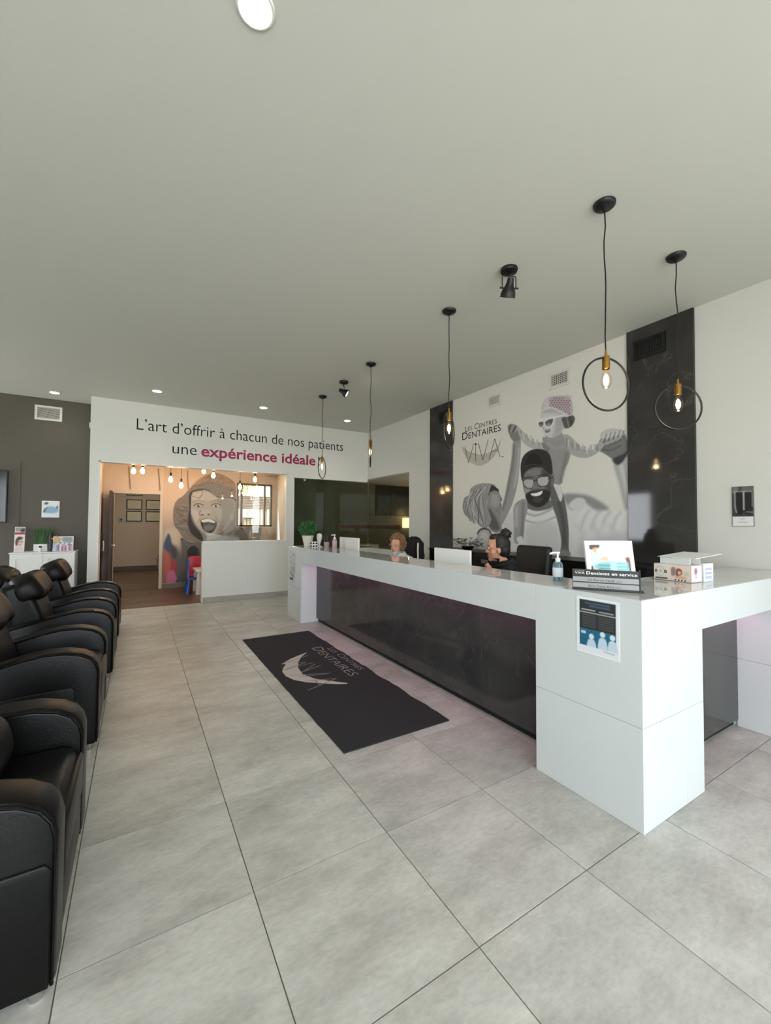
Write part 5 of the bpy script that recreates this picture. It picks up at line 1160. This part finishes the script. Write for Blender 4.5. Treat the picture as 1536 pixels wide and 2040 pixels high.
# hood
F_([(92,600),(115,510),(150,460),(220,410),(330,290),(430,205),(520,160),(620,140),(740,185),(840,262),(860,450),(850,780),(760,860),(620,930),(450,978),(320,972),(220,930),(160,850),(100,760)], (.46,.44,.42), grain=.035)
F_([(330,290),(430,205),(520,160),(620,140),(740,185),(840,262),(840,330),(640,260),(500,250)], (.60,.50,.42), soft=.04, grain=.02)
rn = random.Random(5)
for q in range(70):
    a = rn.random(); b_ = rn.random(); x0 = 110+170*a; y0 = 470+330*b_; L_([(x0, y0), (x0+45, y0+10+rn.gauss(0, 6))], .010, rn.choice((.30, .58, .24)), soft=.01, alpha=.7, smooth=False)
for q in range(50):
    a = rn.random(); x0 = 340+440*a; y0 = 170+120*abs(a-.5)+rn.random()*130; L_([(x0, y0), (x0+40, y0-14+rn.gauss(0, 10))], .010, rn.choice((.38, .60, .30)), soft=.01, alpha=.6, smooth=False)
for q in range(30):
    a = rn.random(); x0 = 180+270*a; y0 = 820+130*a+rn.random()*40-20; L_([(x0, y0), (x0+38, y0+14)], .010, rn.choice((.30, .56, .24)), soft=.01, alpha=.7, smooth=False)
F_([(285,430),(330,352),(500,335),(640,425),(840,450),(845,480),(640,450),(500,362),(345,372),(325,480)], .20, soft=.015)
F_([(285,430),(325,380),(325,560),(305,640),(340,760),(430,880),(450,970),(330,890),(275,770),(290,560)], .12, soft=.02)
# face
F_([(325,385),(400,360),(500,350),(620,430),(720,445),(835,462),(850,560),(815,680),(770,770),(700,845),(600,893),(510,890),(430,845),(360,750),(312,630),(310,520)], .64)
F_([(640,460),(835,470),(845,600),(780,760),(700,840),(620,880),(660,760),(680,600)], .52, soft=.07); F_([(340,400),(520,370),(620,440),(520,480),(360,480)], .70, soft=.05); F_([(320,600),(400,620),(420,740),(380,760)], .72, soft=.05); F_([(560,600),(660,590),(690,680),(630,720)], .62, soft=.04)
F_([(790,640),(830,650),(825,710),(790,705)], .58, soft=.02); L_([(330,420),(420,445),(455,365)], .010, .25, soft=.01, alpha=.7); L_([(400,440),(450,400)], .010, .3, soft=.01, alpha=.6)
for cx in (400, 615):
    F_(el((cx, 538), 54, 24), .54, soft=.03); F_(el((cx, 540), 38, 13), .80, soft=.012); F_(el((cx+2, 540), 18, 14), .08, soft=.01); F_(el((cx+12, 534), 6, 6), .95, soft=.008); L_([(cx-56, 535), (cx, 508), (cx+58, 530)], .012, .14, soft=.01); L_([(cx-62, 492), (cx, 474), (cx+65, 490)], .016, .42, soft=.02, alpha=.7)
F_([(450,600),(490,580),(530,600),(545,640),(490,660),(430,650)], .70, soft=.03); F_(el((450, 648), 16, 9), .24, soft=.012); F_(el((525, 645), 16, 9), .24, soft=.012); L_([(430,600),(410,640),(425,660)], .012, .42, soft=.015); L_([(420,690),(395,740)], .012, .46, soft=.02); L_([(610,680),(645,740)], .012, .44, soft=.02)
F_([(428,720),(470,702),(530,698),(620,732),(618,800),(585,850),(530,872),(470,840),(440,790)], .16, soft=.012); F_([(440,716),(530,700),(606,734),(585,748),(520,735),(460,742)], .90, soft=.008)
for q in range(5): L_([(465+q*28, 708+q*3), (467+q*27, 740+q*2)], .005, .5, soft=.006)
F_([(470,790),(530,770),(590,790),(570,835),(520,850),(480,830)], .36, soft=.02); F_([(470,860),(530,885),(590,868),(560,900),(500,900)], .60, soft=.02); 
hole = (p.U > WX0) & (p.V > WZ0) & (p.U < WX1) & (p.V < WZ1)
km = thing('child_mural', 'wall mural of a laughing toddler in a knitted hood behind the glass', 'mural', (1.3, PY-.003, .1))
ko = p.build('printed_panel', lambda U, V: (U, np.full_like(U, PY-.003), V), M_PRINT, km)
bm = bmesh.new(); bm.from_mesh(ko.data); hf = hole.ravel(); bm.verts.ensure_lookup_table(); bmesh.ops.delete(bm, geom=[v for v in bm.verts if hf[v.index]], context='VERTS'); bm.to_mesh(ko.data); bm.free()
# window in the play room
M_BRN = mat('bronze_frame', (96, 84, 72), .4)
bm = B(); f = .045; yy = (PY-.01, PY+.07)
box(bm, WX0, WX0+f, *yy, WZ0, WZ1); box(bm, WX1-f, WX1, *yy, WZ0, WZ1); box(bm, WX0, WX1, *yy, WZ0, WZ0+f); box(bm, WX0, WX1, *yy, WZ1-f, WZ1); box(bm, 2.12, 2.17, *yy, WZ0, WZ1); box(bm, 2.68, 2.72, *yy, WZ0, WZ1)
wn = struct('window_3', bm, M_BRN)
for a, b in ((WX0+f, 2.12), (2.17, 2.68), (2.72, WX1-f)): obj('pane', box(B(), a, b, PY+.03, PY+.036, WZ0+f, WZ1-f), M_GLASS, wn)
# neighbour building seen through it
nb_ = thing('neighbour_building', 'pale corrugated building with brown shutter slats, outside the playroom window', 'building', (3.2, 13.1, 0))
M_SID = mat('cream_siding', (196, 186, 166), .7); M_SLAT = mat('brown_slat', (120, 104, 88), .6)
obj('wall', box(B(), 1.5, 6, 13.05, 13.3, 0, 2.28), M_SID, nb_)
for k in range(44): obj('siding_rib', box(B(), 1.5+k*.10, 1.56+k*.10, 13.0, 13.05, 0, 1.88), M_SID, nb_)
for k in range(8): obj('shutter_slat', box(B(), 1.5, 6, 12.96, 13.05, 1.895+k*.05, 1.925+k*.05), M_SLAT, nb_)
ac = thing('air_conditioner', 'white outdoor air conditioner unit on the neighbour building wall', 'air conditioner', (2.9, 12.9, 1.58))
obj('casing', box(B(), 2.75, 3.07, 12.8, 12.98, 1.60, 1.86, .01), M_PLASTIC, ac)
bm = B()
for r_ in (.105, .08, .055, .03): tube(bm, [(2.93+r_*math.cos(a), 12.797, 1.73+r_*math.sin(a)) for a in [2*PI*k/24 for k in range(24)]], .005, 6, True)
obj('fan_grille', bm, M_VENTD, ac, 60); obj('bracket', box(B(), 2.78, 3.04, 12.85, 12.99, 1.575, 1.60), M_BLACK, ac)
struct('ground_back', box(B(), 1.3, 8, PY+.13, 16, -.3, -.1), MATS['pale_concrete'])
bm = B(); rn = random.Random(3)
for k in range(1500):
    d = Vector((rn.gauss(0, 1), rn.gauss(0, 1), rn.gauss(0, 1))).normalized()*rn.random()**.4; q = Vector((2.7+d.x*.9, 14.4+d.y*.7, 3.0+d.z*.9)); u_ = Vector((rn.gauss(0, 1), rn.gauss(0, 1), rn.gauss(0, 1))).normalized()*.06; v_ = u_.orthogonal()*.5
    bm.faces.new([bm.verts.new(c_) for c_ in (q-u_, q+v_, q+u_, q-v_)])
tr_ = thing('yellowing_tree', 'yellow-green tree behind the neighbour building', 'tree', (2.7, 14.4, -.1)); tf = obj('foliage', bm, mat('yellow_leaves', (150, 150, 84), .7), tr_); tf['kind'] = 'stuff'
obj('trunk', tube(B(), [(2.7, 14.4, -.1), (2.72, 14.38, 1.6), (2.68, 14.4, 3.0)], .09, 10), M_WOOD, tr_, 50)

# hanging bulbs
where = ('left of the pair above the doorway', 'right of the pair above the doorway', 'right of the doorway, left of the hood', 'lowest, beside the hood edge', 'above the hood peak, half hidden by the header', 'over the hood, behind the glass', 'low before the window, behind the glass', 'furthest right behind the glass')
for k, (px, py) in enumerate(((266,938),(284,938),(340,955),(361,967),(406,938),(425,947),(478,970),(508,955))):
    c_ = on_y(px, py, 9.2); x, y, z = c_
    t_ = thing('hanging_bulb', 'bare glowing bulb on a black cord, '+where[k], 'light bulb', (x, y, PC), 'bare bulbs in the playroom')
    obj('cord', cyl(B(), (x, y, z+.07), (x, y, PC), .004, n=8), M_BLACK, t_, 40); obj('socket', lathe(B(), [(.008, .14), (.02, .13), (.021, .07), (.018, .065)], (x, y, z), 14), M_BLACK, t_, 40)
    obj('bulb', lathe(B(), [(.012, .068), (.016, .05), (.034, .02), (.04, -.01), (.034, -.04), (.015, -.056), (.002, -.06)], (x, y, z), 16), M_BULB, t_, 60)
    lamp('bulb_light', 'POINT', (x, y-.02, z-.09), 4.2, (1, .58, .30), .04, None, None, t_)

# children's furniture
def kid_chair(label, x, y, m, ang):
    t_ = thing('kids_chair', label, 'chair', (0, 0, 0), 'colourful plastic chairs in the playroom')
    obj('seat', box(B(), -.15, .15, -.15, .15, .28, .31, .01), m, t_, 40)
    bm = B(); prism(bm, [(-.14, .31), (.14, .31), (.125, .66), (.09, .70), (-.09, .70), (-.125, .66)], 'x', -.15, -.115, .008); obj('backrest', bm, m, t_, 40)
    for a in (-1, 1):
        for b in (-1, 1): obj('leg', cyl(B(), (a*.15, b*.15, 0), (a*.115, b*.115, .285), .042, .026, 14), m, t_, 40)
    t_.location = (x, y, 0); t_.rotation_euler = (0, 0, ang); return t_
kid_chair('blue plastic child chair in the playroom beside the half wall', 1.04, 9.31, mat('blue_plastic', (30, 84, 160), .35), 0)
kid_chair('red plastic child chair behind the white play table', 1.12, 9.95, mat('raspberry_plastic', (176, 52, 84), .35), -PI/2)
kt = thing('kids_table', 'low white child table with thick round legs, behind the half wall', 'table', (1.35, 9.45, 0))
obj('table_top', box(B(), 1.025, 1.75, 8.99, 9.63, .44, .49, .015), M_PLASTIC, kt, 40)
for a in (1.085, 1.68):
    for b in (9.06, 9.56): obj('leg', cyl(B(), (a, b, 0), (a, b, .445), .055, .032, 16), M_PLASTIC, kt, 40)
# black wall organiser, switch, far corridor
bo = thing('wall_organiser', 'black wall pocket holding a white handset, inside the playroom at left', 'organiser', (-.55, 9.2, .75)); obj('tray', box(B(), -.60, -.53, 9.0, 9.3, .80, 1.22, .01), M_BLACKM, bo); obj('handset', tube(B(), [(-.522, 9.1, .92), (-.515, 9.1, 1.02), (-.52, 9.11, 1.1)], .012, 8), M_PLASTIC, bo, 50)
sw = thing('light_switch', 'white switch plate on the left reveal of the playroom opening', 'switch', (-.545, 8.45, 1.4)); obj('plate', box(B(), -.545, -.538, 8.36, 8.44, 1.39, 1.51, .002), M_PLASTIC, sw); obj('rocker', box(B(), -.539, -.535, 8.385, 8.415, 1.42, 1.48, .001), M_VENTW, sw)
M_CERT = mat('certificate_paper', (206, 196, 160), .4)
fr = ((-.28, .13, 2.24, 2.55, 'top certificate, cut by the door head'), (-.28, .13, 1.82, 2.13, 'upper left certificate'), (-.28, .13, 1.46, 1.78, 'lower left certificate'), (.22, .66, 1.82, 2.13, 'upper right certificate'), (.22, .66, 1.46, 1.78, 'lower right certificate'))
for a, b, c_, d, lb in fr:
    t_ = thing('framed_certificate', 'black framed '+lb+' on the corridor wall', 'certificate', ((a+b)/2, 14.5, c_), 'framed certificates in the corridor')
    bm = B(); f = .03
    for q in ((a, b, c_, c_+f), (a, b, d-f, d), (a, a+f, c_+f, d-f), (b-f, b, c_+f, d-f)): box(bm, q[0], q[1], 14.475, 14.5, q[2], q[3])
    obj('frame', bm, M_BLACK, t_); obj('sheet', box(B(), a+f, b-f, 14.488, 14.496, c_+f, d-f), M_CERT, t_); bm = B()
    for k in range(4): box(bm, a+.10, b-.10, 14.4865, 14.488, c_+.08+.04*k, c_+.088+.04*k)
    so_ = obj('script_lines', bm, M_GREY, t_); so_['kind'] = 'stuff'
ts = thing('thermostat', 'small grey thermostat on the corridor wall left of the certificates', 'thermostat', (-.42, 14.5, 1.5)); obj('case', box(B(), -.47, -.37, 14.475, 14.5, 1.46, 1.58, .006), M_GREY, ts); obj('dial', cyl(B(), (-.40, 14.474, 1.52), (-.40, 14.466, 1.52), .02), M_INK, ts, 40)
ct = thing('draped_cloth', 'patterned cloth hanging over a stand just past the doorway', 'cloth', (.55, 11.0, 0)); bm = B()
prism(bm, [(.36, .62), (.42, .72), (.62, .80), (.70, .80), (.70, .0), (.47, .0), (.45, .35), (.40, .60)], 'y', 10.8, 11.15, .03, 2); obj('fabric', bm, mat('patterned_fabric', (74, 66, 62), .9, noise=((40, 40, 40), .08, (150, 136, 128))), ct, 60)
lamp('corridor_light', 'POINT', (.1, 12.6, 2.6), 22, (1, .88, .74), .15)
# ================================================================== OFFICE
od = thing('office_desk', 'white desk with open shelf in the dim office behind the glass', 'desk', (4.9, 9.9, 0))
obj('desk_top', box(B(), 4.4, 5.68, 9.75, 10.3, .83, .87, .003), M_PLASTIC, od); obj('side_panel', box(B(), 4.4, 4.44, 9.75, 10.3, 0, .83), M_PLASTIC, od); obj('side_panel', box(B(), 5.42, 5.68, 9.75, 10.3, 0, .83), M_PLASTIC, od); obj('back_panel', box(B(), 4.44, 5.42, 10.2, 10.25, 0, .83), M_BLACKM, od)
sc_ = thing('wall_sconce', 'glowing warm sconce on the office wall', 'wall lamp', (7.1, 10.55, 1.3)); obj('shade', box(B(), 7.0, 7.3, 10.48, 10.58, 1.32, 1.62, .01), mat('sconce_shade', (255, 220, 160), .5, emit=(1, .68, .30), es=3.0), sc_); obj('backplate', box(B(), 7.1, 7.2, 10.58, 10.6, 1.38, 1.56), M_BRASS, sc_)
lamp('sconce_light', 'POINT', (7.15, 10.3, 1.75), 6, (1, .68, .35), .1, None, None, sc_)
fl_ = thing('added_floor_lamp', 'added uplighter, out of view, that brightens the dim office', 'added lamp', (7.2, 6.2, 0))  # unseen lamp added only to light the office ceiling and walls
obj('base', lathe(B(), [(.14, 0), (.14, .015), (.02, .03)], (7.2, 6.2, 0), 24), M_BLACK, fl_, 40); obj('pole', cyl(B(), (7.2, 6.2, .02), (7.2, 6.2, 1.62), .012), M_BLACK, fl_, 40); obj('shade', lathe(B(), [(.03, 1.6), (.2, 1.72), (.195, 1.72), (.03, 1.61)], (7.2, 6.2, 0), 24), M_BRASS, fl_, 40)
lamp('added_uplight', 'AREA', (7.2, 6.2, 1.725), 115, (1, .88, .72), .3, .3, (PI, 0, 0), fl_)
